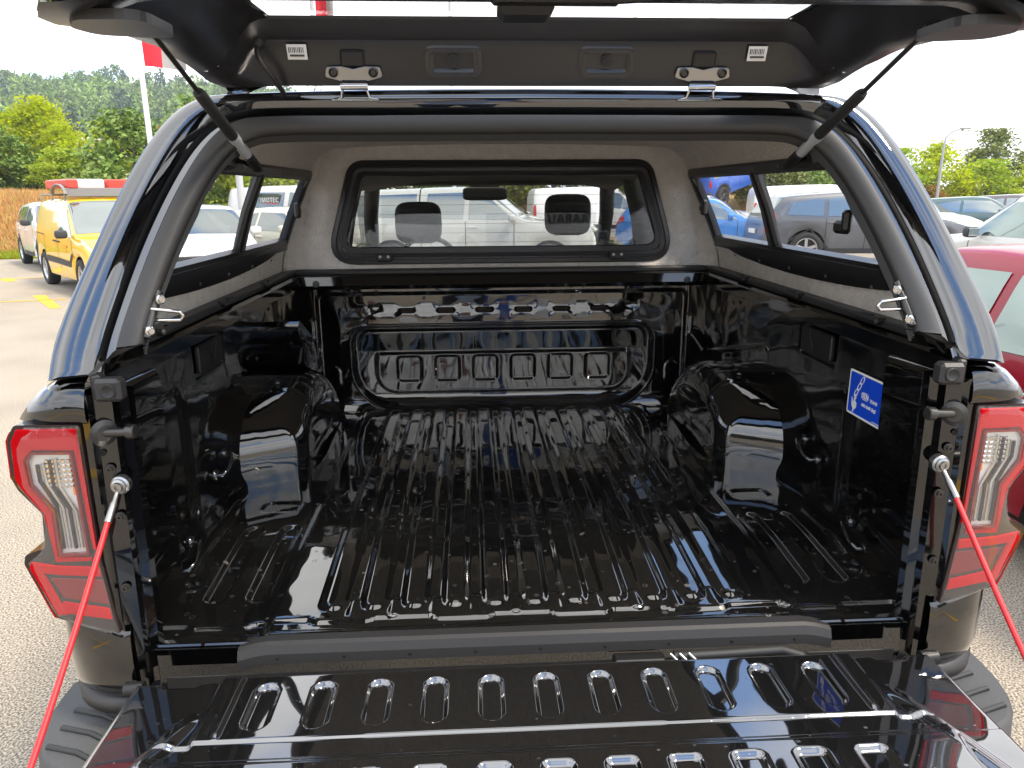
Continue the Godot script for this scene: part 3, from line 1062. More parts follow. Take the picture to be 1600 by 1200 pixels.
func body_corner(s: float) -> void:
	# outer skin of the load bed: lofted in plan, from the wheel arch to the rear corner
	var m := MB.new()
	m.smooth()
	var rows := []
	for q in [[0.502, 0.80, 0.0], [0.500, 0.838, 0.0], [0.492, 0.856, -0.004], [0.455, 0.878, 0.0], [0.440, 0.892, 0.0], [0.425, 0.90, -0.012], [0.33, 0.918, -0.03], [0.27, 0.918, -0.03], [0.19, 0.928, -0.03], [0.06, 0.93, -0.05], [0.03, 0.93, -0.10], [-0.08, 0.925, -0.14], [-0.25, 0.915, -0.16]]:
		var p := PackedVector3Array()
		var w: float = q[1]
		var zr: float = q[2]
		for k in 9:
			var a := k / 8.0 * PI * 0.5
			# a rounded rear corner, then the straight flank
			p.append(Vector3(s * (w - 0.045 + 0.045 * sin(a)), q[0], zr - 0.045 * (1.0 - cos(a)) * 1.5))
		for z in [-0.3, -0.8, -1.3, -1.62]:
			p.append(Vector3(s * w, q[0], z))
		rows.append(p)
	m.rows(rows)
	put("bed_side", m.done(), M.black_paint, truck, UPF)
	# shoulder between rail and light, facing back
	m = MB.new()
	m.smooth()
	rows = []
	for q in [[0.431, 0.772, 0.905, 0.004], [0.440, 0.772, 0.897, 0.010], [0.462, 0.772, 0.880, 0.009], [0.484, 0.772, 0.860, 0.002], [0.498, 0.775, 0.842, -0.012], [0.505, 0.778, 0.828, -0.034]]:
		var p := PackedVector3Array()
		for k in 11:
			var t := k / 10.0
			p.append(Vector3(s * lerpf(q[1], q[2], t), q[0], q[3] - 0.035 * pow(t, 4.0)))
		rows.append(p)
	m.rows(rows)
	put("shoulder_cap", m.done(), M.black_paint, truck, UPF)
	# corner below the light
	m = MB.new()
	m.smooth()
	rows = []
	for q in [[0.031, 0.004], [0.022, 0.009], [-0.02, 0.012], [-0.08, 0.010], [-0.105, 0.004], [-0.118, -0.008]]:
		var p := PackedVector3Array()
		for k in 12:
			var t := k / 11.0
			var a := clampf((t - 0.35) / 0.65, 0.0, 1.0) * PI * 0.5
			var x := 0.756 + t * 0.10 if t < 0.35 else 0.791 + 0.125 * sin(a)
			p.append(Vector3(s * x, q[0] + 0.045 * maxf(0.0, t - 0.1) * (1.0 if q[0] > 0 else 0.3), q[1] - 0.11 * (1.0 - cos(a))))
		rows.append(p)
	m.rows(rows)
	put("corner_panel", m.done(), M.black_paint, truck, UPF)
	m = MB.new()
	m.smooth()
	rows = []
	for q in [[-0.118, -0.006], [-0.126, 0.008], [-0.150, 0.006], [-0.158, -0.012]]:
		var p := PackedVector3Array()
		for k in 12:
			var t := k / 11.0
			var a := clampf((t - 0.35) / 0.65, 0.0, 1.0) * PI * 0.5
			var x := 0.756 + t * 0.10 if t < 0.35 else 0.791 + 0.122 * sin(a)
			p.append(Vector3(s * x, q[0] + 0.014 * t, q[1] - 0.11 * (1.0 - cos(a))))
		rows.append(p)
	m.rows(rows)
	put("corner_strip", m.done(), M.grey_plastic, truck, UPF)
	# bumper end with a ribbed step pad
	m = MB.new()
	m.smooth()
	rows = []
	for q in [[-0.190, 0.0], [-0.198, 0.010], [-0.26, 0.014], [-0.40, 0.0]]:
		var p := PackedVector3Array()
		for k in 14:
			var t := k / 13.0
			var a := clampf((t - 0.55) / 0.45, 0.0, 1.0) * PI * 0.5
			var x := 0.60 + t * 0.45 if t < 0.55 else 0.8475 + 0.125 * sin(a)
			p.append(Vector3(s * (x + q[1] * 0.6 * t), q[0], 0.085 + q[1] - 0.20 * (1.0 - cos(a))))
		rows.append(p)
	m.rows(rows)
	m.flat()
	var topr: PackedVector3Array = rows[0]
	for k in 13:
		m.quad(topr[k], topr[k + 1], Vector3(topr[k + 1].x, -0.190, -0.16), Vector3(topr[k].x, -0.190, -0.16))
	var bp := put("bumper_end", m.done(), M.step_plastic, truck, UPF)
	for k in 4:
		m = MB.new()
		var z0 := 0.055 - 0.05 * k
		m.tube([Vector3(s * 0.80, -0.189, z0 + 0.03), Vector3(s * 0.86, -0.189, z0 - 0.005), Vector3(s * 0.925, -0.189, z0 - 0.025)], 0.006, 6)
		put("grip_rib", m.done(), M.rubber, bp)

func sill_trim() -> void:
	var m := MB.new()
	m.smooth()
	var rows := []
	for q in [[-0.028, -0.050], [-0.018, -0.044], [-0.016, -0.020], [-0.020, -0.012], [-0.036, -0.006], [-0.056, -0.005], [-0.060, -0.011]]:
		var p := PackedVector3Array()
		for x in [-0.575, -0.545, -0.52, -0.3, 0.0, 0.3, 0.52, 0.545, 0.575]:
			var low := -0.012 if absf(x) > 0.56 else (-0.004 if absf(x) > 0.53 else 0.0)
			p.append(Vector3(x, q[0] + low, q[1]))
		rows.append(p)
	for j in rows.size() - 1:
		m.smooth()
		m.rows([rows[j], rows[j + 1]])
	var st := put("sill_trim", m.done(), M.grey_plastic, truck, UPF)
	for k in 9:
		m = MB.new()
		m.lathe([Vector2(0.0, 0.0006), Vector2(0.0034, 0.0006), Vector2(0.0036, 0.0)], Vector3(-0.5 + 0.125 * k, -0.045, -0.0054), Vector3.BACK, 10)
		put("hole", m.done(), M.hole, st)
	# rear cross member under the floor
	m = MB.new()
	m.box(Vector3(0, -0.155, -0.06), Vector3(1.46, 0.14, 0.06), 0.01)
	put("cross_member", m.done(), M.rubber, truck, UPF)
	m = MB.new()
	m.box(Vector3(0, -0.100, -0.036), Vector3(1.47, 0.150, 0.010), 0.003)
	put("rear_sill", m.done(), M.black_paint, truck, UPF)
	# wiring loom and catch in the gap
	m = MB.new()
	m.tube([Vector3(0.26, -0.070, 0.0), Vector3(0.36, -0.066, 0.004), Vector3(0.47, -0.060, 0.008), Vector3(0.50, -0.062, 0.025), Vector3(0.515, -0.074, 0.042)], 0.011, 10)
	put("wiring_loom", m.done(), M.rubber, truck, UPF)
	for k in 3:
		m = MB.new()
		m.tube([Vector3(0.25 + 0.018 * k, -0.058, 0.008), Vector3(0.262 + 0.018 * k, -0.068, 0.02)], 0.0035, 6)
		put("catch_pin", m.done(), M.steel, truck, UPF)
	m = MB.new()
	m.box(Vector3(0.19, -0.078, 0.004), Vector3(0.10, 0.03, 0.03), 0.004)
	put("catch_box", m.done(), M.black_plastic, truck, UPF)

func gate_h(x: float, z: float) -> float:
	var ax := absf(x)
	var h := wob(x + 7.0, z, 0.0006)
	# eleven long pockets
	var k := clampf(roundf(x / 0.0985), -5, 5)
	var d := rb(x - k * 0.0985, z - 0.130, 0.0215, 0.059, 0.0215)
	h -= 0.0085 * (1.0 - ss(-0.0045, 0.0005, d))
	# outer shoulders lie lower beyond a step
	h -= 0.010 * ss(0.578, 0.590, ax - 0.06 * ss(0.22, 0.25, z))
	# beads beside the last pocket
	h += 0.004 * (1.0 - ss(0.002, 0.007, absf(ax - 0.547))) * ss(0.03, 0.05, z) * (1.0 - ss(0.19, 0.21, z))
	# cross channel, then the access panel
	h -= 0.004 * ss(0.207, 0.214, z) * (1.0 - ss(0.258, 0.264, z)) * (1.0 - ss(0.63, 0.65, ax))
	if z > 0.25:
		h -= 0.006
		var k2 := clampf(roundf(x / 0.0985), -5, 5)
		var d2 := rb(x - k2 * 0.0985, z - 0.37, 0.026, 0.085, 0.012)
		h += 0.008 * ss(-0.008, 0.004, d2)
	# hollow of the hinge corner
	h -= 0.010 * (1.0 - ss(-0.01, 0.006, rb(ax - 0.66, z - 0.03, 0.035, 0.03, 0.02)))
	# ridge running out to the rear corner
	var rid := absf(ax - (0.60 + 0.35 * (z - 0.13)))
	h += 0.008 * (1.0 - ss(0.0, 0.022, rid)) * ss(0.12, 0.2, z)
	return h

func tailgate() -> void:
	var tg := put("tailgate", hf(540, 230, func(u: float, v: float) -> Vector3:
		var x := lerpf(-0.745, 0.745, u)
		var z := lerpf(0.038, 0.52, v)
		var e := minf(minf(x + 0.745, 0.745 - x), minf(z - 0.038, 0.52 - z))
		var drop := 0.012 * pow(1.0 - clampf(e / 0.014, 0.0, 1.0), 2.0)
		return Vector3(x, -0.042 + gate_h(x, z) - drop, z), true), M.spotted_boosted_paint_small, truck, UPF)
	tg.set_meta("label", "open black tailgate with a row of long pockets")
	var m := MB.new()
	m.prism(round_poly([Vector2(-0.744, -0.519), Vector2(0.744, -0.519), Vector2(0.744, -0.039), Vector2(-0.744, -0.039)], 0.01), Vector3(0, -0.118, 0), Vector3.RIGHT, Vector3(0, 0, -1), 0.05)
	put("outer_skin", m.done(), M.black_paint, tg)
	for x in [-0.54, -0.245, 0.0, 0.245, 0.54]:
		put("screw", bolt(0.0045, Vector3(x + 0.03, -0.047, 0.285), Vector3.UP, 0.004), M.steel, tg)
	for s in [-1.0, 1.0]:
		m = MB.new()
		m.tube([Vector3(s * 0.735, -0.072, 0.03), Vector3(s * 0.768, -0.072, 0.03)], 0.013, 14)
		put("hinge_pin", m.done(), M.black_plastic, tg)
		m = MB.new()
		m.lathe([Vector2(0.016, 0.0), Vector2(0.016, 0.018), Vector2(0.01, 0.022), Vector2(0, 0.022)], Vector3(s * 0.744, -0.048, 0.402), Vector3(s, 0, 0), 14, true)
		put("cable_bolt", m.done(), M.steel, tg)

# ------------------------------------------------------------------ the hardtop canopy
const CAN_OUT := [Vector2(0.83, 0.505), Vector2(0.826, 0.577), Vector2(0.788, 0.71), Vector2(0.738, 0.847), Vector2(0.692, 0.931), Vector2(0.645, 0.974), Vector2(0.575, 0.990), Vector2(0.30, 0.999), Vector2(0.0, 1.002)]
var canopy: Node3D

func rake(y: float) -> float:
	return -(y - 0.5) * 0.6

func skin_x(y: float) -> float:
	return lerp_at([0.505, 0.577, 0.71, 0.847, 0.931], [0.83, 0.826, 0.788, 0.738, 0.692], y)

func win_rear(y: float) -> float:
	return -0.31 - 0.6 * (y - 0.63)

func win_front(y: float) -> float:
	return -1.475 - 0.40 * (y - 0.63)

func shell_half(m: MB, s: float, inset: float, front_z: float, rear_gap: float) -> void:
	# skin from rail to ridge with the side window left open
	var yb := 0.628
	var yt := 0.888
	var lv := []
	for i in 49:
		var p := cr(CAN_OUT, i / 48.0)
		lv.append(p)
	# make sure the window sill and head are levels of their own
	for yy in [yb, yt]:
		var best := 0
		for i in lv.size():
			if absf(lv[i].y - yy) < absf(lv[best].y - yy) and lv[i].x > 0.6:
				best = i
		lv[best] = Vector2(skin_x(yy), yy)
	var pt := func(i: int, z: float) -> Vector3:
		var p: Vector2 = lv[i]
		var q: Vector2 = lv[mini(i + 1, 48)] - lv[maxi(i - 1, 0)]
		var n := Vector2(q.y, -q.x).normalized()
		p -= n * inset
		return Vector3(s * p.x, p.y, z)
	m.smooth()
	for i in 48:
		var y0: float = lv[i].y
		var y1: float = lv[i + 1].y
		var open := y0 >= yb - 0.001 and y1 <= yt + 0.001
		for seg in 3:
			if seg == 1 and open:
				continue
			var n := [3, 10, 2][seg] as int
			for k in n:
				var z := func(i2: int, t: float) -> float:
					var yy: float = lv[i2].y
					var e: Array = [rake(yy) - rear_gap, win_rear(clampf(yy, yb, yt)), win_front(clampf(yy, yb, yt)), front_z]
					return lerpf(e[seg], e[seg + 1], t)
				m.quad(pt.call(i, z.call(i, float(k) / n)), pt.call(i + 1, z.call(i + 1, float(k) / n)), pt.call(i + 1, z.call(i + 1, float(k + 1) / n)), pt.call(i, z.call(i, float(k + 1) / n)))

func rim_curve(half: Array, n := 40) -> Array:
	# both halves of a rear rim line, left bottom over the roof to right bottom, as (x, y)
	var out := []
	for i in n + 1:
		var p := cr(half, float(i) / n)
		out.append(Vector2(-p.x, p.y))
	for i in range(n - 1, -1, -1):
		out.append(cr(half, float(i) / n))
	return out

func rim_row(c: Array, out_by: float) -> PackedVector3Array:
	var r := PackedVector3Array()
	var n := Vector3(0, 0.5145, 0.8575)
	for p in c:
		r.append(Vector3(p.x, p.y, rake(p.y)) + n * out_by)
	return r

func ray_poly(poly: PackedVector2Array, c: Vector2, ang: float) -> Vector2:
	var far := c + Vector2.from_angle(ang) * 4.0
	for i in poly.size():
		var h = Geometry2D.segment_intersects_segment(c, far, poly[i], poly[(i + 1) % poly.size()])
		if h != null:
			return h
	return c

func front_at(p: Vector2, d: float) -> Vector3:
	return Vector3(p.x, p.y, -1.600 - (p.y - 0.72) * 0.08 + d)

func build_canopy() -> void:
	canopy = thing("truck_canopy", "black hardtop canopy on the pickup bed with its rear hatch raised", "canopy")
	var P := UPF
	var m := MB.new()
	shell_half(m, 1.0, 0.0, -1.66, 0.0)
	shell_half(m, -1.0, 0.0, -1.66, 0.0)
	put("shell", m.done(), M.canopy_boosted_paint, canopy, P)
	m = MB.new()
	shell_half(m, 1.0, 0.024, -1.60, 0.045)
	shell_half(m, -1.0, 0.024, -1.60, 0.045)
	var liner := put("felt_liner", m.done(), M.felt, canopy, P)
	liner.set_meta("label", "grey felt lining of the canopy")
	# ---- rear frame: rounded gloss rim, channel, lip, inner seal
	var A := rim_curve(CAN_OUT)
	var B := rim_curve([Vector2(0.766, 0.512), Vector2(0.760, 0.58), Vector2(0.722, 0.73), Vector2(0.680, 0.845), Vector2(0.638, 0.922), Vector2(0.588, 0.960), Vector2(0.52, 0.970), Vector2(0.28, 0.972), Vector2(0.0, 0.973)])
	var C := rim_curve([Vector2(0.752, 0.515), Vector2(0.746, 0.58), Vector2(0.712, 0.72), Vector2(0.670, 0.835), Vector2(0.628, 0.910), Vector2(0.580, 0.950), Vector2(0.51, 0.961), Vector2(0.28, 0.963), Vector2(0.0, 0.964)])
	var D := rim_curve([Vector2(0.728, 0.548), Vector2(0.720, 0.60), Vector2(0.688, 0.72), Vector2(0.650, 0.825), Vector2(0.608, 0.902), Vector2(0.562, 0.938), Vector2(0.49, 0.948), Vector2(0.27, 0.949), Vector2(0.0, 0.950)])
	var E := rim_curve([Vector2(0.722, 0.552), Vector2(0.714, 0.60), Vector2(0.682, 0.715), Vector2(0.644, 0.82), Vector2(0.603, 0.897), Vector2(0.557, 0.934), Vector2(0.485, 0.944), Vector2(0.27, 0.945), Vector2(0.0, 0.946)])
	var G := rim_curve([Vector2(0.692, 0.556), Vector2(0.684, 0.61), Vector2(0.655, 0.72), Vector2(0.620, 0.815), Vector2(0.582, 0.882), Vector2(0.538, 0.918), Vector2(0.47, 0.928), Vector2(0.27, 0.929), Vector2(0.0, 0.930)])
	var I := rim_curve([Vector2(0.684, 0.560), Vector2(0.677, 0.61), Vector2(0.647, 0.72), Vector2(0.612, 0.812), Vector2(0.574, 0.877), Vector2(0.531, 0.911), Vector2(0.465, 0.921), Vector2(0.27, 0.922), Vector2(0.0, 0.923)])
	m = MB.new()
	m.smooth()
	var mid := []
	for i in A.size():
		mid.append(A[i].lerp(B[i], 0.35))
	m.rows([rim_row(A, 0.0), rim_row(mid, 0.010), rim_row(B, 0.006), rim_row(C, -0.022)])
	m.smooth()
	m.rows([rim_row(C, -0.022), rim_row(D, -0.024)])
	var fr := put("rear_frame", m.done(), M.canopy_boosted_paint, canopy, P)
	m = MB.new()
	m.smooth()
	m.rows([rim_row(D, -0.024), rim_row(D, -0.004), rim_row(E, 0.006)])
	m.smooth()
	m.rows([rim_row(E, 0.006), rim_row(G, 0.004), rim_row(I, -0.004), rim_row(I, -0.012)])
	put("rear_lip", m.done(), M.flange_black, canopy, P)
	m = MB.new()
	var prev := rim_row(I, -0.012)
	for k in 4:
		# ribbed rubber behind the lip
		var Ik := []
		for p in I:
			Ik.append(Vector2(p.x * (1.0 + 0.008 * k), p.y + (0.004 * k if p.y > 0.8 else 0.0)))
		var a := rim_row(Ik, -0.016 - 0.014 * k)
		var Jk := []
		for p in Ik:
			Jk.append(Vector2(p.x * 1.014, p.y + (0.006 if p.y > 0.8 else 0.0)))
		var b := rim_row(Jk, -0.026 - 0.014 * k)
		m.smooth()
		m.rows([prev, a])
		m.smooth()
		m.rows([a, b])
		prev = b
	var last := []
	for p in I:
		last.append(Vector2(p.x * 1.11, p.y + 0.055 * ss(0.75, 0.95, p.y)))
	m.smooth()
	m.rows([prev, rim_row(last, -0.095)])
	put("rubber_seal", m.done(), M.rubber, canopy, P)
	# feet of the frame
	for s in [0, -1]:
		m = MB.new()
		m.flat()
		var foot := PackedVector3Array()
		for c in [A, mid, B, C, D, E, G, I]:
			foot.append(Vector3(c[s].x, c[s].y, rake(c[s].y) + 0.004))
		for c in [I, D, C, A]:
			foot.append(Vector3(c[s].x, c[s].y - 0.004, rake(c[s].y) - 0.05))
		m.fan(foot)
		put("frame_foot", m.done(), M.flange_black, canopy, P)
	# ---- front wall with its window
	var centre := Vector2(0.0, 0.73)
	var wall := PackedVector2Array()
	for i in 41:
		var p := cr(CAN_OUT, i / 40.0)
		wall.append(Vector2(p.x - 0.02, p.y - 0.018 * ss(0.9, 1.0, p.y)))
	for i in range(39, -1, -1):
		var p := cr(CAN_OUT, i / 40.0)
		wall.append(Vector2(-p.x + 0.02, p.y - 0.018 * ss(0.9, 1.0, p.y)))
	var hole := round_poly([Vector2(-0.660, 0.552), Vector2(0.660, 0.552), Vector2(0.556, 0.916), Vector2(-0.556, 0.916)], [0.09, 0.09, 0.07, 0.07], 10)
	var grow := func(k: float) -> PackedVector2Array:
		return round_poly([Vector2(-0.660 - k, 0.552 - k * 0.6), Vector2(0.660 + k, 0.552 - k * 0.6), Vector2(0.556 + k, 0.916 + k), Vector2(-0.556 - k, 0.916 + k)], [0.09, 0.09, 0.07 + k, 0.07 + k], 10)
	var rows := []
	for q in [[hole, 0.0], [grow.call(0.012), 0.002], [grow.call(0.035), 0.022], [grow.call(0.055), 0.028], [wall, 0.030]]:
		var r := PackedVector3Array()
		for i in 160:
			r.append(front_at(ray_poly(q[0], centre, TAU * i / 160.0), q[1]))
		rows.append(r)
	m = MB.new()
	m.smooth()
	m.rows(rows, true)
	put("felt_front_wall", m.done(), M.felt, canopy, P)
	# rounded corner posts where side and front meet
	for s in [-1.0, 1.0]:
		m = MB.new()
		m.smooth()
		rows = []
		for yy in [0.51, 0.56, 0.62, 0.70, 0.80, 0.88, 0.93, 0.975]:
			var r := PackedVector3Array()
			var xo := skin_x(minf(yy, 0.931)) - 0.026 - 0.9 * maxf(0.0, yy - 0.931)
			for k in 7:
				var a := k / 6.0 * PI * 0.5
				var rad := 0.075
				r.append(Vector3(s * (xo - rad + rad * cos(a)), yy, -1.50 - (yy - 0.63) * 0.16 - rad * sin(a) * 0.98))
			rows.append(r)
		m.rows(rows)
		put("felt_corner", m.done(), M.felt, canopy, P)
	# black sealing strip between canopy and bulkhead
	m = MB.new()
	m.box(Vector3(0, 0.522, -1.565), Vector3(1.56, 0.022, 0.07), 0.006)
	put("base_strip", m.done(), M.flange_black, canopy, P)
	front_window()
	for s in [-1.0, 1.0]:
		side_window(s)
		# lower flange along the rail
		m = MB.new()
		m.box(Vector3(s * 0.793, 0.524, -0.80), Vector3(0.05, 0.018, 1.5), 0.004)
		var fg := put("base_flange", m.done(), M.flange_black, canopy, P)
		for zz in [-0.35, -0.75, -1.15]:
			m = MB.new()
			m.box(Vector3(s * 0.766, 0.530, zz), Vector3(0.03, 0.016, 0.11), 0.006)
			m.tube([Vector3(s * 0.762, 0.536, zz - 0.02), Vector3(s * 0.762, 0.536, zz + 0.02)], 0.006, 8)
			put("clamp", m.done(), M.black_plastic, fg)
		# latch striker: plate, two bolts, wire loop
		m = MB.new()
		var a := Vector3(s * 0.670, 0.628, rake(0.628) - 0.012)
		var b := Vector3(s * 0.682, 0.578, rake(0.578) - 0.012)
		m.tube([a + Vector3(0, 0.012, -0.008), b + Vector3(0, -0.012, 0.008)], 0.008, 6)
		var lt := put("latch_striker", m.done(), M.dark_steel, canopy, P)
		for q in [a, b]:
			m = MB.new()
			m.lathe([Vector2(0.009, 0), Vector2(0.009, 0.006), Vector2(0.006, 0.007), Vector2(0.0055, 0.012), Vector2(0, 0.012)], q + Vector3(-s * 0.004, 0, 0.004), Vector3(-s, 0, 0.9), 6, true)
			put("bolt", m.done(), M.chrome, lt)
		m = MB.new()
		var c := (a + b) * 0.5
		m.tube([c + Vector3(0, 0.010, 0), c + Vector3(-s * 0.050, 0.005, 0.006), c + Vector3(-s * 0.055, -0.002, 0.006), c + Vector3(-s * 0.050, -0.009, 0.006), c + Vector3(0, -0.010, 0)], 0.0033, 8)
		put("wire_loop", m.done(), M.chrome, lt)
	hatch()
	for s in [-1.0, 1.0]:
		gas_strut(s)
		roof_hinge(s)

func front_window() -> void:
	var P := UPF
	var out := round_poly([Vector2(-0.664, 0.549), Vector2(0.664, 0.549), Vector2(0.560, 0.919), Vector2(-0.560, 0.919)], [0.09, 0.09, 0.07, 0.07], 8)
	var m := MB.new()
	var nrm := Vector3(0, 0.08, 1).normalized()
	m.sweep(v3(out, func(p: Vector2) -> Vector3: return front_at(p, 0.0)), nrm, [Vector2(0.004, -0.01), Vector2(0.004, 0.006), Vector2(0.0, 0.011), Vector2(-0.014, 0.012), Vector2(-0.016, 0.006), Vector2(-0.022, 0.006), Vector2(-0.024, 0.012), Vector2(-0.036, 0.010), Vector2(-0.038, -0.012)], true)
	var fr := put("front_window_frame", m.done(), M.aluminium_black, canopy, P)
	for k in 9:
		for y in [0.566, 0.903]:
			var w := 0.60 if y < 0.7 else 0.50
			put("rivet", bolt(0.0028, front_at(Vector2(-w + w * 0.25 * k, y), 0.009), Vector3.BACK, 0.003), M.rubber, fr)
	# hinged inner sash
	var inn := round_poly([Vector2(-0.618, 0.592), Vector2(0.618, 0.592), Vector2(0.527, 0.884), Vector2(-0.527, 0.884)], [0.06, 0.06, 0.04, 0.04], 8)
	m = MB.new()
	m.sweep(v3(inn, func(p: Vector2) -> Vector3: return front_at(p, 0.0)), nrm, [Vector2(0.006, -0.008), Vector2(0.006, 0.008), Vector2(-0.014, 0.008), Vector2(-0.018, -0.002), Vector2(-0.018, -0.012)], true)
	put("front_sash", m.done(), M.aluminium_black, canopy, P)
	put("front_glass", plate(inn, func(p: Vector2) -> Vector3: return front_at(p, -0.006)), M.canopy_glass, canopy, P)
	for x in [-0.445, 0.435]:
		m = MB.new()
		m.box(front_at(Vector2(x, 0.572), 0.02), Vector3(0.06, 0.03, 0.022), 0.005)
		var cl := put("window_clasp", m.done(), M.black_plastic, canopy, P)
		for dx in [-0.015, 0.015]:
			put("screw", bolt(0.0035, front_at(Vector2(x + dx, 0.576), 0.031), Vector3.BACK, 0.003), M.steel, cl)

func side_at(s: float, z: float, y: float, inn: float) -> Vector3:
	return Vector3(s * (skin_x(y) - inn), y - inn * 0.3, z)

func side_window(s: float) -> void:
	var P := UPF
	var yb := 0.632
	var yt := 0.882
	var outline := [Vector2(win_rear(yb) , yb), Vector2(win_front(yb), yb), Vector2(win_front(yt), yt), Vector2(win_rear(yt), yt)]
	var poly := round_poly(outline, [0.03, 0.03, 0.03, 0.07], 6)
	# more points along the long sides so that the frame follows the bulge
	var path := []
	for i in poly.size():
		var a: Vector2 = poly[i]
		var b: Vector2 = poly[(i + 1) % poly.size()]
		var n := maxi(1, int(a.distance_to(b) / 0.06))
		for k in n:
			path.append(a.lerp(b, float(k) / n))
	if s > 0:
		path.reverse()
	var pts := []
	for p in path:
		pts.append(side_at(s, p.x, p.y, 0.004))
	var inward := Vector3(-s * 0.945, -0.326, 0).normalized()
	var m := MB.new()
	m.sweep(pts, inward, [Vector2(0.012, -0.004), Vector2(0.012, 0.026), Vector2(0.006, 0.030), Vector2(-0.014, 0.030), Vector2(-0.016, 0.024), Vector2(-0.024, 0.022), Vector2(-0.026, 0.002)], true)
	var fr := put("side_window_frame", m.done(), M.aluminium_black, canopy, P)
	for k in 6:
		put("rivet", bolt(0.003, side_at(s, -0.55 - 0.18 * k, yt - 0.004, 0.034), inward, 0.003), M.steel, fr)
	# black apron below the glass
	m = MB.new()
	m.smooth()
	var r1 := PackedVector3Array()
	var r2 := PackedVector3Array()
	var r3 := PackedVector3Array()
	for i in 25:
		var t := i / 24.0
		var z := lerpf(-0.25, -1.47, t)
		var low := 0.612 - 0.030 * pow(sin(PI * clampf(t * 1.15, 0.0, 1.0)), 0.6) + 0.006 * t
		r1.append(side_at(s, z, 0.655 if t > 0.02 else 0.65, 0.030))
		r2.append(side_at(s, z, low + 0.004, 0.036))
		r3.append(side_at(s, z, low, 0.026))
	m.rows([r1, r2, r3])
	var ap := put("window_apron", m.done(), M.aluminium_black, canopy, P)
	for k in 5:
		put("screw", bolt(0.0035, side_at(s, -0.38 - 0.22 * k, 0.605, 0.037), inward, 0.003), M.steel, ap)
	# rear fixed pane, front sliding pane, upright between them
	for q in [[win_rear, func(_y: float) -> float: return -0.955, 0.010, "rear_side_glass"], [func(_y: float) -> float: return -0.935, win_front, 0.018, "sliding_side_glass"]]:
		m = MB.new()
		m.smooth()
		m.grid(6, 6, func(u: float, v: float) -> Vector3:
			var y := lerpf(yb + 0.003, yt - 0.003, v)
			return side_at(s, lerpf(q[0].call(y), q[1].call(y), u), y, q[2]))
		put(q[3], m.done(), M.side_glass, canopy, P)
	m = MB.new()
	m.smooth()
	m.rows([PackedVector3Array([side_at(s, -0.926, yb, 0.006), side_at(s, -0.926, yb, 0.028), side_at(s, -0.968, yb, 0.028), side_at(s, -0.968, yb, 0.006)]), PackedVector3Array([side_at(s, -0.926, 0.76, 0.006), side_at(s, -0.926, 0.76, 0.028), side_at(s, -0.968, 0.76, 0.028), side_at(s, -0.968, 0.76, 0.006)]), PackedVector3Array([side_at(s, -0.926, yt, 0.006), side_at(s, -0.926, yt, 0.028), side_at(s, -0.968, yt, 0.028), side_at(s, -0.968, yt, 0.006)])], true)
	put("window_upright", m.done(), M.aluminium_black, canopy, P)
	# pull latch on the sliding pane
	m = MB.new()
	m.box(side_at(s, win_front(0.76) + 0.05, 0.76, 0.038), Vector3(0.02, 0.055, 0.03), 0.006)
	m.box(side_at(s, win_front(0.76) + 0.02, 0.755, 0.034), Vector3(0.016, 0.02, 0.05), 0.004)
	put("slider_latch", m.done(), M.black_plastic, canopy, P)
	if s > 0:
		m = MB.new()
		m.box(side_at(s, -0.46, 0.735, 0.04), Vector3(0.02, 0.03, 0.06), 0.007)
		m.box(side_at(s, -0.42, 0.752, 0.045), Vector3(0.02, 0.05, 0.025), 0.007)
		put("slider_latch", m.done(), M.black_plastic, canopy, P)

func hatch_side_y(z: float) -> float:
	return lerp_at([-0.29, -0.2, -0.1, 0.05, 0.2, 0.26, 0.29], [1.0, 1.025, 1.038, 1.032, 1.010, 1.010, 1.018], z)

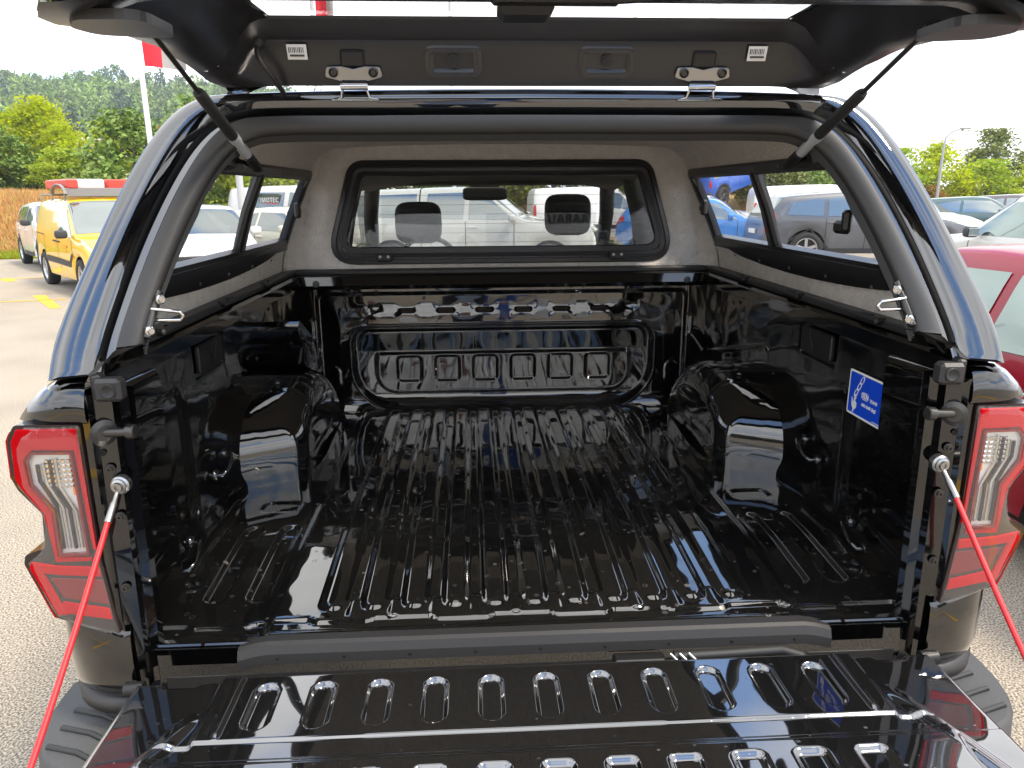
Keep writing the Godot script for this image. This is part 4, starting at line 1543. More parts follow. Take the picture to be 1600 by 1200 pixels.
func hatch() -> void:
	var P := UPF
	# inner profile from hinge edge to lower edge (z, y)
	var top := [Vector2(-0.288, 1.004), Vector2(-0.276, 1.022), Vector2(-0.266, 1.048), Vector2(-0.258, 1.068), Vector2(-0.250, 1.078), Vector2(-0.243, 1.083), Vector2(-0.229, 1.098), Vector2(-0.220, 1.107)]
	var bottom := [Vector2(0.172, 1.112), Vector2(0.180, 1.085), Vector2(0.196, 1.046), Vector2(0.206, 1.038), Vector2(0.240, 1.035), Vector2(0.272, 1.038), Vector2(0.286, 1.048)]
	var hw := func(z: float) -> float: return lerp_at([-0.29, -0.26, -0.15, 0.1, 0.25, 0.285], [0.578, 0.60, 0.618, 0.628, 0.628, 0.60], z)
	var at := func(p: Vector2, u: float) -> Vector3:
		var x: float = u * hw.call(p.x)
		var k := ss(0.80, 0.965, absf(u))
		var y := lerpf(p.y, hatch_side_y(p.x), k)
		return Vector3(x, y, p.x)
	var us := []
	for i in 61:
		us.append(-1.0 + i / 30.0)
	var m := MB.new()
	var strip := func(prof: Array) -> void:
		var rows := []
		for p in prof:
			var r := PackedVector3Array()
			for u in us:
				r.append(at.call(p, u))
			rows.append(r)
		m.smooth()
		m.rows(rows)
	strip.call(top.slice(0, 5))
	strip.call(top.slice(4))
	strip.call(bottom)
	# the flanks beside the glass
	for s in [-1.0, 1.0]:
		m.smooth()
		var rows := []
		for k in 13:
			var p: Vector2 = top[-1].lerp(bottom[0], k / 12.0)
			var r := PackedVector3Array()
			for i in 11:
				r.append(at.call(p, s * lerpf(0.77, 1.0, i / 10.0)))
			rows.append(r)
		m.rows(rows)
	var h := put("rear_hatch", m.done(), M.hatch_black, canopy, P)
	h.set_meta("label", "raised rear hatch of the canopy seen from below")
	# outer skin above
	m = MB.new()
	m.smooth()
	var rows := []
	for p in [Vector2(-0.288, 1.004), Vector2(-0.296, 1.012), Vector2(-0.300, 1.05), Vector2(-0.285, 1.085), Vector2(-0.25, 1.104), Vector2(-0.220, 1.110)]:
		var r := PackedVector3Array()
		for u in us:
			var q: Vector3 = at.call(p, u)
			q.y = p.y - 0.03 * ss(0.85, 1.0, absf(u))
			q.x *= 1.004
			r.append(q)
		rows.append(r)
	m.rows(rows)
	rows = []
	for p in [Vector2(0.172, 1.136), Vector2(0.23, 1.128), Vector2(0.268, 1.105), Vector2(0.288, 1.068), Vector2(0.286, 1.048)]:
		var r := PackedVector3Array()
		for u in us:
			var q: Vector3 = at.call(p, u)
			if absf(u) < 0.97:
				q.y = p.y - 0.02 * ss(0.85, 1.0, absf(u))
			r.append(q)
		rows.append(r)
	m.smooth()
	m.rows(rows)
	for s in [-1.0, 1.0]:
		rows = []
		m.smooth()
		for k in 13:
			var zt := lerpf(-0.22, 0.172, k / 12.0)
			var yt := lerpf(1.112, 1.136, k / 12.0)
			var r := PackedVector3Array()
			for i in 9:
				var u := lerpf(0.77, 1.0, i / 8.0)
				r.append(Vector3(s * u * hw.call(zt) * 1.004, yt - 0.03 * ss(0.85, 1.0, u), zt))
			r.append(at.call(Vector2(zt, yt), s))
			rows.append(r)
		m.rows(rows)
	put("outer_skin", m.done(), M.canopy_boosted_paint, h)
	# glass
	m = MB.new()
	m.smooth()
	m.grid(12, 4, func(u: float, v: float) -> Vector3:
		var p: Vector2 = top[-1].lerp(bottom[0], v)
		return Vector3((u * 2.0 - 1.0) * 0.79 * hw.call(p.x), p.y + 0.008, p.x))
	put("hatch_glass", m.done(), M.hatch_glass, h)
	# toothed black frit edge of the glass
	m = MB.new()
	m.sweep([Vector3(-0.47, 1.106, -0.216), Vector3(0.47, 1.106, -0.216)], Vector3.UP, [Vector2(0.0, 0.0), Vector2(0.010, -0.002), Vector2(0.012, 0.003)], false)
	put("glass_edge", m.done(), M.rubber, h)
	# latch case and handle bar at the lower edge
	m = MB.new()
	m.box(Vector3(-0.045, 1.030, 0.215), Vector3(0.07, 0.026, 0.06), 0.008)
	m.box(Vector3(-0.01, 1.031, 0.255), Vector3(0.16, 0.012, 0.03), 0.005)
	m.tube([Vector3(-0.16, 1.039, 0.245), Vector3(-0.06, 1.031, 0.255), Vector3(0.06, 1.031, 0.255), Vector3(0.16, 1.039, 0.245)], 0.006, 8)
	put("latch_case", m.done(), M.black_plastic, h)
	for s in [-1.0, 1.0]:
		# ear on the lower corner, dimpled
		m = MB.new()
		m.prism(round_poly([Vector2(0.50, 0.13), Vector2(0.60, 0.155), Vector2(0.612, 0.20), Vector2(0.585, 0.245), Vector2(0.505, 0.25)], 0.03), Vector3(0, 1.019, 0), Vector3(s, 0, 0), Vector3(0, 0, 1), 0.012 * s, 0.0)
		put("corner_ear", m.done(), M.flange_black, h)
		# barcode label
		m = MB.new()
		var lp := Vector3(s * 0.432, 1.058, -0.2545)
		m.box(lp, Vector3(0.036, 0.026, 0.0012), 0.0, Basis(Vector3.RIGHT, 0.36))
		var lb := put("label", m.done(), M.sticker_white, h)
		for k in 9:
			m = MB.new()
			m.box(lp + Vector3(-0.014 + 0.0032 * k, 0.003, 0.0022), Vector3(0.0012 if k % 3 else 0.002, 0.009, 0.0006), 0.0, Basis(Vector3.RIGHT, 0.36))
			put("bar", m.done(), M.sticker_print, lb)
		m = MB.new()
		m.box(lp + Vector3(0.0, -0.006, -0.0004 + 0.0), Vector3(0.026, 0.003, 0.0030), 0.0, Basis(Vector3.RIGHT, 0.36))
		put("print_line", m.done(), M.sticker_print, lb)
		# pressed pocket outline of the inner panel
		m = MB.new()
		m.sweep(v3(round_poly([Vector2(s * 0.10, 1.025), Vector2(s * 0.19, 1.025), Vector2(s * 0.19, 1.066), Vector2(s * 0.10, 1.066)], 0.012), func(p: Vector2) -> Vector3: return Vector3(p.x, p.y, lerp_at([1.022, 1.048, 1.07], [-0.273, -0.263, -0.255], p.y))), Vector3.BACK, [Vector2(-0.008, 0), Vector2(-0.002, 0.002), Vector2(0.002, 0.002), Vector2(0.008, 0)], true, false)
		put("pressed_bead", m.done(), M.hatch_black, h)
		put("screw", bolt(0.007, Vector3(s * 0.145, 1.046, -0.263), Vector3(0, -0.3, 1), 0.005), M.rubber, h)
	# ribbed wiring conduit from the roof to the hatch
	m = MB.new()
	var pts := []
	var rad := []
	for i in 61:
		var t := i / 60.0
		var a := Vector3(-0.500, 1.066, -0.245)
		var b := Vector3(-0.502, 1.035, -0.215)
		var c := Vector3(-0.47, 1.015, -0.23)
		var d := Vector3(-0.468, 0.988, -0.284)
		pts.append(a.bezier_interpolate(b, c, d, t))
		rad.append(0.0042 + (0.0011 if i % 2 else 0.0))
	m.tube(pts, rad, 8)
	m.lathe([Vector2(0.012, -0.004), Vector2(0.010, 0.004), Vector2(0.004, 0.008)], Vector3(-0.500, 1.070, -0.247), Vector3(0, -0.7, 0.5), 12)
	m.box(Vector3(-0.465, 0.986, -0.286), Vector3(0.05, 0.006, 0.012), 0.002)
	put("wiring_conduit", m.done(), M.rubber, canopy, P)

func gas_strut(s: float) -> void:
	var a := Vector3(s * 0.548, 0.857, -0.345)
	var b := Vector3(s * 0.575, 1.038, 0.055)
	var d := (b - a).normalized()
	var m := MB.new()
	var at := func(t: float) -> Vector3: return a.lerp(b, t)
	m.tube([at.call(0.09), at.call(0.10), at.call(0.60), at.call(0.62)], [0.008, 0.0105, 0.0105, 0.0085], 16)
	var st := put("gas_strut", m.done(), M.rubber, canopy, UPF)
	m = MB.new()
	m.tube([at.call(0.61), at.call(1.0)], 0.0042, 10)
	put("rod", m.done(), M.dark_steel, st)
	m = MB.new()
	m.tube([at.call(0.13), at.call(0.29)], 0.0109, 16)
	var lb := put("printed_sleeve", m.done(), M.steel_label, st)
	m = MB.new()
	m.tube([at.call(0.14) + Vector3(-s * 0.0035, 0.004, 0.0095), at.call(0.27) + Vector3(-s * 0.0035, 0.004, 0.0095)], 0.0012, 4)
	put("print_line", m.done(), M.sticker_print, lb)
	m = MB.new()
	m.tube([at.call(-0.02), at.call(0.0), at.call(0.095)], [0.007, 0.011, 0.011], 6)
	m.lathe([Vector2(0.008, 0.0), Vector2(0.008, 0.02), Vector2(0.005, 0.022), Vector2(0.005, 0.10)], a + Vector3(0, 0.002, 0), Vector3(s, 0.3, 0), 10)
	put("end_socket", m.done(), M.black_plastic, st)
	m = MB.new()
	m.tube([at.call(0.97), at.call(1.02)], 0.008, 10)
	put("end_socket", m.done(), M.black_plastic, st)
	# bracket on the canopy side
	m = MB.new()
	m.box(a + Vector3(s * 0.085, 0.03, 0.01), Vector3(0.10, 0.05, 0.06), 0.012, Basis(Vector3.BACK, s * 0.3))
	put("strut_bracket", m.done(), M.black_plastic, canopy, UPF)

func roof_hinge(s: float) -> void:
	var x := s * 0.333
	var m := MB.new()
	# leaf screwed on the hatch
	m.prism(round_poly([Vector2(-0.054, -0.003), Vector2(-0.050, 0.015), Vector2(-0.02, 0.016), Vector2(0.0, 0.011), Vector2(0.02, 0.016), Vector2(0.050, 0.015), Vector2(0.054, -0.003), Vector2(0.026, -0.010), Vector2(-0.026, -0.010)], 0.005, 3), Vector3(x, 1.021, -0.272), Vector3.RIGHT, Vector3(0, 0.93, 0.36), 0.004, 0.001)
	var h := put("roof_hinge", m.done(), M.steel, canopy, UPF)
	for dx in [-0.037, 0.037]:
		m = MB.new()
		m.lathe([Vector2(0.009, 0.0), Vector2(0.009, 0.003), Vector2(0.007, 0.005), Vector2(0.005, 0.002), Vector2(0, 0.002)], Vector3(x + dx, 1.025, -0.266), Vector3(0, -0.36, 0.93), 16, true)
		put("bolt", m.done(), M.dark_steel, h)
	m = MB.new()
	m.tube([Vector3(x - 0.026, 1.000, -0.268), Vector3(x + 0.026, 1.000, -0.268)], 0.006, 12)
	m.box(Vector3(x, 1.006, -0.271), Vector3(0.046, 0.012, 0.003), 0.0)
	put("knuckle", m.done(), M.chrome, h)
	m = MB.new()
	for sx in [-1.0, 1.0]:
		m.tube([Vector3(x + sx * 0.022, 0.999, -0.27), Vector3(x + sx * 0.026, 0.982, -0.279), Vector3(x + sx * 0.042, 0.9785, -0.279)], 0.0026, 6)
	m.box(Vector3(x, 0.9775, -0.281), Vector3(0.09, 0.004, 0.012), 0.001)
	put("roof_leaf", m.done(), M.chrome, h)
	# black notch cover behind the hinge
	m = MB.new()
	m.box(Vector3(x, 1.048, -0.262), Vector3(0.045, 0.03, 0.008), 0.004, Basis(Vector3.RIGHT, 0.3))
	put("hinge_cover", m.done(), M.black_plastic, canopy, UPF)

# ------------------------------------------------------------------ the pickup's cab, seen through two panes
func rounded_pad(c: Vector3, s: Vector3, e := 0.35) -> ArrayMesh:
	# a cushion: superellipsoid
	var m := MB.new()
	m.smooth()
	m.grid(28, 16, func(u: float, v: float) -> Vector3:
		var a := -u * TAU
		var b := (v - 0.5) * PI
		var f := func(x: float) -> float: return signf(x) * pow(absf(x), e)
		return c + Vector3(s.x * 0.5 * f.call(cos(b)) * f.call(cos(a)), s.y * 0.5 * f.call(sin(b)), s.z * 0.5 * f.call(cos(b)) * f.call(sin(a))))
	return m.done()

func build_cab() -> void:
	var P := UPF
	var m := MB.new()
	# rear wall below the glass, roof, doors, pillars
	var back := func(y: float) -> float: return -1.735 - (y - 0.72) * 0.10
	m.box(Vector3(0, 0.18, -1.70), Vector3(1.70, 0.72, 0.04), 0.01)
	put("cab_rear_wall", m.done(), M.black_paint, truck, P)
	m = MB.new()
	m.smooth()
	m.grid(16, 12, func(u: float, v: float) -> Vector3:
		var x := lerpf(-0.70, 0.70, u)
		var z := lerpf(-1.74, -3.05, v)
		return Vector3(x, 0.985 - 0.05 * pow(absf(x) / 0.70, 3.0) - 0.07 * pow(v, 3.0), z))
	put("cab_roof", m.done(), M.black_paint, truck, P)
	m = MB.new()
	m.smooth()
	m.grid(16, 12, func(u: float, v: float) -> Vector3:
		var x := lerpf(-0.69, 0.69, u)
		var z := lerpf(-1.76, -3.02, v)
		return Vector3(x, 0.945 - 0.06 * pow(absf(x) / 0.69, 3.0) - 0.075 * pow(v, 2.0), z))
	put("headlining", m.done(), M.cab_lining, truck, P)
	m = MB.new()
	m.tube([Vector3(-0.64, 0.94, -1.765), Vector3(0.64, 0.94, -1.765)], 0.035, 10)
	put("rear_header", m.done(), M.cab_dark, truck, P)
	m = MB.new()
	m.tube([Vector3(-0.64, 0.872, -3.03), Vector3(0.64, 0.872, -3.03)], 0.028, 10)
	put("front_header", m.done(), M.cab_dark, truck, P)
	for s in [-1.0, 1.0]:
		m = MB.new()
		m.box(Vector3(s * 0.83, 0.08, -2.85), Vector3(0.12, 0.80, 2.35), 0.03)
		put("cab_door", m.done(), M.black_paint, truck, P)
		# C pillar, B pillar, A pillar, roof rail
		for q in [[Vector3(s * 0.79, 0.46, -1.78), Vector3(s * 0.68, 0.94, -1.80), 0.085], [Vector3(s * 0.80, 0.46, -2.62), Vector3(s * 0.68, 0.94, -2.55), 0.055], [Vector3(s * 0.80, 0.44, -3.95), Vector3(s * 0.66, 0.90, -3.05), 0.045], [Vector3(s * 0.68, 0.94, -1.78), Vector3(s * 0.67, 0.90, -3.05), 0.045]]:
			m = MB.new()
			m.tube([q[0], q[0].lerp(q[1], 0.5) + Vector3(s * 0.012, 0, 0), q[1]], q[2], 8)
			put("pillar", m.done(), M.cab_dark, truck, P)
		m = MB.new()
		m.smooth()
		m.grid(8, 4, func(u: float, v: float) -> Vector3: return Vector3(s * lerpf(0.81, 0.70, v), lerpf(0.47, 0.92, v), lerpf(-1.85, lerpf(-3.85, -3.1, v), u)))
		put("cab_side_glass", m.done(), M.car_window, truck, P)
		# front seat with its head restraint
		var x: float = s * 0.395
		put("seat_back", rounded_pad(Vector3(x, 0.10, -2.78), Vector3(0.50, 0.80, 0.20), 0.45), M.seat_black, truck, P)
		var top := 0.765 if s < 0 else 0.80
		var hr := put("head_restraint", rounded_pad(Vector3(x, top - 0.11, -2.74), Vector3(0.245, 0.215, 0.12), 0.5), M.seat_black, truck, P)
		for dx in [-0.06, 0.06]:
			m = MB.new()
			m.tube([Vector3(x + dx, top - 0.22, -2.75), Vector3(x + dx, top - 0.12, -2.75)], 0.007, 8)
			put("rod", m.done(), M.chrome, hr)
	put("rear_seat_back", rounded_pad(Vector3(0, 0.10, -1.95), Vector3(1.36, 0.70, 0.2), 0.3), M.seat_black, truck, P)
	m = MB.new()
	m.box(Vector3(0, 0.24, -3.85), Vector3(1.5, 0.28, 0.5), 0.08)
	put("dashboard", m.done(), M.cab_dark, truck, P)
	m = MB.new()
	var ring := []
	for i in 33:
		var a := TAU * i / 32.0
		ring.append(Vector3(-0.39 + 0.185 * cos(a), 0.37 + 0.17 * sin(a), -3.45 + 0.06 * sin(a)))
	m.tube(ring, 0.016, 8, false)
	put("steering_wheel", m.done(), M.cab_dark, truck, P)
	# interior mirror with the camera housing above it
	var mr := put("interior_mirror", rounded_pad(Vector3(-0.035, 0.800, -3.10), Vector3(0.255, 0.075, 0.04), 0.35), M.seat_black, truck, P)
	m = MB.new()
	m.box(Vector3(-0.035, 0.868, -3.16), Vector3(0.20, 0.06, 0.10), 0.02)
	m.tube([Vector3(-0.035, 0.81, -3.12), Vector3(-0.035, 0.86, -3.17)], 0.014, 8)
	put("sensor_housing", m.done(), M.cab_dark, mr)
	# glass
	m = MB.new()
	m.smooth()
	m.grid(14, 6, func(u: float, v: float) -> Vector3:
		var y := lerpf(0.535, 0.925, v)
		var x: float = (u * 2.0 - 1.0) * lerpf(0.68, 0.60, v)
		return Vector3(x, y, back.call(y) - 0.02 * (1.0 - pow(u * 2.0 - 1.0, 2.0)) + 0.02))
	var rg := put("cab_rear_glass", m.done(), M.cab_glass, truck, P)
	for k in 9:
		m = MB.new()
		var y := 0.58 + 0.036 * k
		m.tube([Vector3(-0.6, y, back.call(y) + 0.0135), Vector3(-0.3, y, back.call(y) - 0.001), Vector3(0.0, y, back.call(y) - 0.006), Vector3(0.3, y, back.call(y) - 0.001), Vector3(0.6, y, back.call(y) + 0.0135)], 0.0006, 4)
		put("heater_wire", m.done(), M.print_dark, rg)
	m = MB.new()
	m.smooth()
	m.grid(14, 6, func(u: float, v: float) -> Vector3:
		var x: float = (u * 2.0 - 1.0) * lerpf(0.74, 0.62, v)
		return Vector3(x, lerpf(0.40, 0.885, v), lerpf(-4.0, -3.06, v) - 0.10 * (1.0 - pow(u * 2.0 - 1.0, 2.0)) * (1.0 - v * 0.5)))
	put("windscreen", m.done(), M.cab_glass, truck, P)
	m = MB.new()
	m.smooth()
	m.grid(10, 10, func(u: float, v: float) -> Vector3:
		var x := (u * 2.0 - 1.0) * 0.86
		return Vector3(x, 0.36 - 0.05 * pow(absf(u * 2.0 - 1.0), 3.0) - 0.12 * v * v, lerpf(-4.0, -5.05, v)))
	put("bonnet", m.done(), M.black_paint, truck, P)
	m = MB.new()
	m.box(Vector3(0, -0.10, -4.5), Vector3(1.80, 0.55, 1.2), 0.1)
	put("nose", m.done(), M.black_paint, truck, P)
	m = MB.new()
	m.box(Vector3(0, -0.30, -2.5), Vector3(1.3, 0.25, 4.6), 0.03)
	put("chassis", m.done(), M.cladding, truck, P)
	for s in [-1.0, 1.0]:
		for z in [-1.08, -4.30]:
			wheel(truck, Vector3(s * 0.80, 0.40, z), 0.40, 0.27, s, "dark_rim", 6)

# ------------------------------------------------------------------ other vehicles
var wheel_cache := {}

func wheel(parent: Node, at: Vector3, r: float, w: float, s: float, rim: String, spokes: int) -> void:
	var key := "%0.2f_%0.2f_%s_%d" % [r, w, rim, spokes]
	if not wheel_cache.has(key):
		var m := MB.new()
		var h := w * 0.5
		m.lathe([Vector2(r * 0.66, -h * 0.8), Vector2(r * 0.70, -h), Vector2(r * 0.93, -h), Vector2(r * 0.99, -h * 0.75), Vector2(r, -h * 0.4), Vector2(r, h * 0.4), Vector2(r * 0.99, h * 0.75), Vector2(r * 0.93, h), Vector2(r * 0.70, h), Vector2(r * 0.66, h * 0.8)], Vector3.ZERO, Vector3.RIGHT, 32)
		var tyre := m.done()
		m = MB.new()
		m.lathe([Vector2(r * 0.67, h * 0.85), Vector2(r * 0.63, h * 0.9), Vector2(r * 0.60, h * 0.55), Vector2(r * 0.58, -h * 0.5)], Vector3.ZERO, Vector3.RIGHT, 32)
		m.lathe([Vector2(0.0, h * 0.62), Vector2(r * 0.13, h * 0.6), Vector2(r * 0.15, h * 0.3)], Vector3.ZERO, Vector3.RIGHT, 16)
		for k in spokes:
			var a := TAU * k / spokes
			var d := Vector3(0, cos(a), sin(a))
			var b := Basis(Vector3.RIGHT, a)
			m.box(d * r * 0.36 + Vector3(h * 0.50, 0, 0), Vector3(h * 0.25, r * 0.56, r * 0.78 / spokes * 1.15), 0.006, b)
		var rm := m.done()
		m = MB.new()
		m.lathe([Vector2(0.0, -h * 0.1), Vector2(r * 0.62, -h * 0.1)], Vector3.ZERO, Vector3.RIGHT, 24)
		wheel_cache[key] = [tyre, rm, m.done()]
	var c: Array = wheel_cache[key]
	var o := Node3D.new()
	o.name = "wheel"
	parent.add_child(o, true)
	o.position = at
	if s < 0:
		o.rotation.y = PI
	put("tyre", c[0], M.tyre, o)
	put("rim", c[1], M[rim], o)
	put("brake", c[2], M.cladding, o)

class Car:
	var L: float
	var W: float
	var top: Array
	var belt: Array
	var sill: float
	var wb: float
	var zf: float
	var zr: float
	var r: float
	var tumble: float

	func topy(z: float) -> float:
		return Car.along(top, z)

	static func along(a: Array, z: float) -> float:
		if z <= a[0].x:
			return a[0].y
		for i in range(1, a.size()):
			if z <= a[i].x:
				var t: float = (z - a[i - 1].x) / (a[i].x - a[i - 1].x)
				var p0: Vector2 = a[maxi(i - 2, 0)]
				var p3: Vector2 = a[mini(i + 1, a.size() - 1)]
				var y: float = lerpf(a[i - 1].y, a[i].y, t)
				var c: float = cubic_interpolate(a[i - 1].y, a[i].y, p0.y, p3.y, t)
				return lerpf(y, c, 0.5)
		return a[-1].y

	func bottom(z: float) -> float:
		var y := sill + 0.12 * pow(clampf(absf(z) / (L * 0.5), 0.0, 1.0), 8.0)
		for c in [zf, zr]:
			var d: float = absf(z - c)
			var ra := r * 1.16
			if d < ra:
				y = maxf(y, r + sqrt(ra * ra - d * d))
		return y

	func half(z: float) -> float:
		var t := clampf(absf(z) / (L * 0.5), 0.0, 1.0)
		return W * 0.5 * (1.0 - 0.045 * pow(t, 3.0) - 0.16 * pow(t, 14.0))

	func ring(z: float, s: float) -> Vector2:
		var w := half(z)
		var yt := topy(z)
		var y0 := minf(bottom(z), yt - 0.12)
		var ysh := minf(Car.along(belt, z), yt - 0.07)
		ysh = maxf(ysh, y0 + 0.05)
		var hc := yt - ysh
		var k := w - 0.02 - tumble * hc
		var p := [Vector2(w * 0.955, y0), Vector2(w * 0.995, lerpf(y0, ysh, 0.35)), Vector2(w, lerpf(y0, ysh, 0.70)), Vector2(w - 0.015, ysh), Vector2(lerpf(w - 0.02, k, 0.5), ysh + hc * 0.45), Vector2(k - 0.015, ysh + hc * 0.84), Vector2(k * 0.80, yt - 0.018), Vector2(0.0, yt)]
		var f := clampf(s, 0.0, 1.0) * 7.0
		var i := mini(int(f), 6)
		f -= i
		var b: Vector2 = p[i]
		return b.cubic_interpolate(p[i + 1], p[maxi(i - 1, 0)], p[mini(i + 2, 7)], f)

	func pt(z: float, s: float, side: float, off := 0.0) -> Vector3:
		var p := ring(z, s)
		var q := ring(z, minf(s + 0.03, 1.0)) - ring(z, maxf(s - 0.03, 0.0))
		var n := Vector2(q.y, -q.x).normalized()
		var slope := (topy(z + 0.03) - topy(z - 0.03)) / 0.06
		var v := Vector3(side * n.x, n.y, -slope * maxf(n.y, 0.0)).normalized()
		return Vector3(side * p.x, p.y, z) + v * off

	func s_at(z: float, y: float) -> float:
		var lo := 0.0
		for i in 40:
			if ring(z, (i + 1) / 40.0).y >= y:
				var a := ring(z, i / 40.0).y
				var b := ring(z, (i + 1) / 40.0).y
				return (i + clampf((y - a) / maxf(b - a, 1e-5), 0.0, 1.0)) / 40.0
			lo = i
		return 0.9

func car(called: String, label: String, category: String, at: Vector3, turn: float, d: Dictionary, group := "") -> Node3D:
	var o := thing(called, label, category, at, turn, group)
	var c := Car.new()
	c.L = d.L
	c.W = d.W
	c.sill = d.get("sill", 0.24)
	c.r = d.get("r", 0.33)
	c.wb = d.wb
	c.zf = d.L * 0.5 - d.fo
	c.zr = c.zf - d.wb
	c.tumble = d.get("tumble", 0.36)
	c.top = d.top
	c.belt = d.belt
	var body: Material = M[d.paint]
	# stations packed towards the ends and round the wheels
	var zs := []
	var n := 90
	for i in n + 1:
		var t := i / float(n) * 2.0 - 1.0
		zs.append(c.L * 0.5 * (t * 0.72 + 0.28 * sin(t * PI * 0.5)))
	var m := MB.new()
	for side in [-1.0, 1.0]:
		m.smooth()
		var rows := []
		for z in zs:
			var r := PackedVector3Array()
			for i in 25:
				r.append(c.pt(z, i / 24.0, side))
			rows.append(r)
		m.rows(rows)
		m.flat()
		for e in [0, n]:
			var cap: PackedVector3Array = rows[e].duplicate()
			cap.append(Vector3(0, cap[0].y, cap[0].z))
			m.fan(cap)
	put("body", m.done(), body, o)
	var patch := func(name_: String, material: Material, z0: float, z1: float, s0: float, s1: float, off: float, sides: Array, parent: Node = o) -> void:
		for side in sides:
			var b := MB.new()
			b.smooth()
			b.grid(10, 10, func(u: float, v: float) -> Vector3: return c.pt(lerpf(z0, z1, u), lerpf(s0, s1, v), side, off))
			put(name_, b.done(), material, parent)
	var glass: Material = M[d.get("glass", "car_glass")]
	# windscreen and rear window wrap across the middle
	for q in d.screens:
		var b := MB.new()
		b.smooth()
		b.grid(16, 8, func(u: float, v: float) -> Vector3:
			var z := lerpf(q[1], q[2], v)
			var s := lerpf(q[3], 1.0, 1.0 - absf(u * 2.0 - 1.0))
			return c.pt(z, s, -1.0 if u < 0.5 else 1.0, 0.007))
		put(q[0], b.done(), glass, o)
	# side windows: strips between a lower and an upper line
	for q in d.windows:
		for side in [-1.0, 1.0]:
			var lowp: Array = q[0]
			var upp: Array = q[1]
			var b := MB.new()
			b.smooth()
			b.grid(12, 5, func(u: float, v: float) -> Vector3:
				var zl := lerpf(lowp[0].x, lowp[-1].x, u)
				var zu := lerpf(upp[0].x, upp[-1].x, u)
				var y := lerpf(Car.along(lowp, zl), Car.along(upp, zu), v)
				var z := lerpf(zl, zu, v)
				return c.pt(z, c.s_at(z, y), side, 0.006))
			put("side_window", b.done(), glass, o)
	for z in d.get("seams", []):
		patch.call("door_seam", M.seam, z, z + 0.014, 0.06, 0.43, 0.003, [-1.0, 1.0])
	for z in d.get("handles", []):
		for side in [-1.0, 1.0]:
			var p := c.pt(z, 0.37, side, 0.012)
			m = MB.new()
			m.box(p, Vector3(0.03, 0.03, 0.2), 0.01)
			put("door_handle", m.done(), M[d.get("handle_mat", d.paint)], o)
	for q in d.get("patches", []):
		patch.call(q[0], M[q[1]], q[2], q[3], q[4], q[5], q[6] if q.size() > 6 else 0.008, [-1.0, 1.0])
	# mirrors
	var mz: float = d.mirror
	for side in [-1.0, 1.0]:
		var s := c.s_at(mz, Car.along(c.belt, mz) + 0.04)
		var p := c.pt(mz, s, side, 0.10)
		m = MB.new()
		m.smooth()
		var mir := put("mirror", rounded_pad(p + Vector3(side * 0.03, 0.05, 0), Vector3(0.20, 0.15, 0.13), 0.6), M[d.get("mirror_mat", d.paint)], o)
		m = MB.new()
		m.box(p + Vector3(side * 0.03, 0.05, -0.064), Vector3(0.15, 0.11, 0.008), 0.003)
		put("mirror_glass", m.done(), M.chrome, mir)
	# underside
	m = MB.new()
	m.box(Vector3(0, c.sill + 0.10, 0), Vector3(c.W * 0.72, 0.2, c.L * 0.86), 0.05)
	m.box(Vector3(0, 0.62, 0), Vector3(c.W * 0.70, 0.3, c.L * 0.80), 0.05)
	put("underside", m.done(), M.cladding, o)
	# bumpers, grille, plates
	for q in d.get("boxes", []):
		m = MB.new()
		m.box(q[2], q[3], q[4] if q.size() > 4 else 0.02)
		put(q[0], m.done(), M[q[1]], o)
	for side in [-1.0, 1.0]:
		for z in [c.zf, c.zr]:
			wheel(o, Vector3(side * (c.W * 0.5 - 0.125), c.r, z), c.r, d.get("tw", 0.21), side, d.get("rim", "rim"), d.get("spokes", 5))
	return o

func hatchback(paint_: String, L := 4.35, H := 1.47, extra := {}) -> Dictionary:
	var h := L * 0.5
	var k := H / 1.47
	var d := {"L": L, "W": 1.80, "wb": 2.62, "fo": 0.88, "r": 0.32, "paint": paint_, "mirror": 0.62,
		"top": [Vector2(-h, 0.50), Vector2(-h + 0.05, 0.86), Vector2(-h + 0.16, 1.02 * k), Vector2(-h + 0.62, 1.38 * k), Vector2(-0.6, 1.455 * k), Vector2(-0.1, H), Vector2(0.35, 1.42 * k), Vector2(1.12, 1.0 * k), Vector2(1.55, 0.92), Vector2(h - 0.22, 0.78), Vector2(h - 0.06, 0.62), Vector2(h, 0.42)],
		"belt": [Vector2(-h, 0.95 * k), Vector2(0.0, 0.94 * k), Vector2(h, 0.86)],
		"screens": [["windscreen", 0.40, 1.08, 0.74], ["rear_window", -h + 0.22, -h + 0.60, 0.72]],
		"windows": [[[Vector2(-1.45, 1.03 * k), Vector2(-0.5, 0.99 * k)], [Vector2(-1.25, 1.22 * k), Vector2(-0.48, 1.34 * k)]], [[Vector2(-0.42, 0.985 * k), Vector2(0.92, 0.965 * k)], [Vector2(-0.40, 1.345 * k), Vector2(0.36, 1.33 * k)]]],
		"seams": [0.85, -0.46, -1.2], "handles": [-0.30, -1.12],
		"patches": [["headlamp", "lamp_clear", h - 0.62, h - 0.14, 0.50, 0.70], ["tail_lamp", "lamp_red", -h + 0.04, -h + 0.24, 0.42, 0.62]],
		"boxes": [["grille", "cladding", Vector3(0, 0.50, h - 0.02), Vector3(0.9, 0.16, 0.08)], ["air_intake", "cladding", Vector3(0, 0.30, h - 0.05), Vector3(1.3, 0.10, 0.12)], ["number_plate", "white_board", Vector3(0, 0.42, h + 0.03), Vector3(0.5, 0.11, 0.02), 0.004], ["number_plate", "white_board", Vector3(0, 0.72, -h - 0.02), Vector3(0.5, 0.11, 0.03), 0.004]]}
	d.merge(extra, true)
	return d

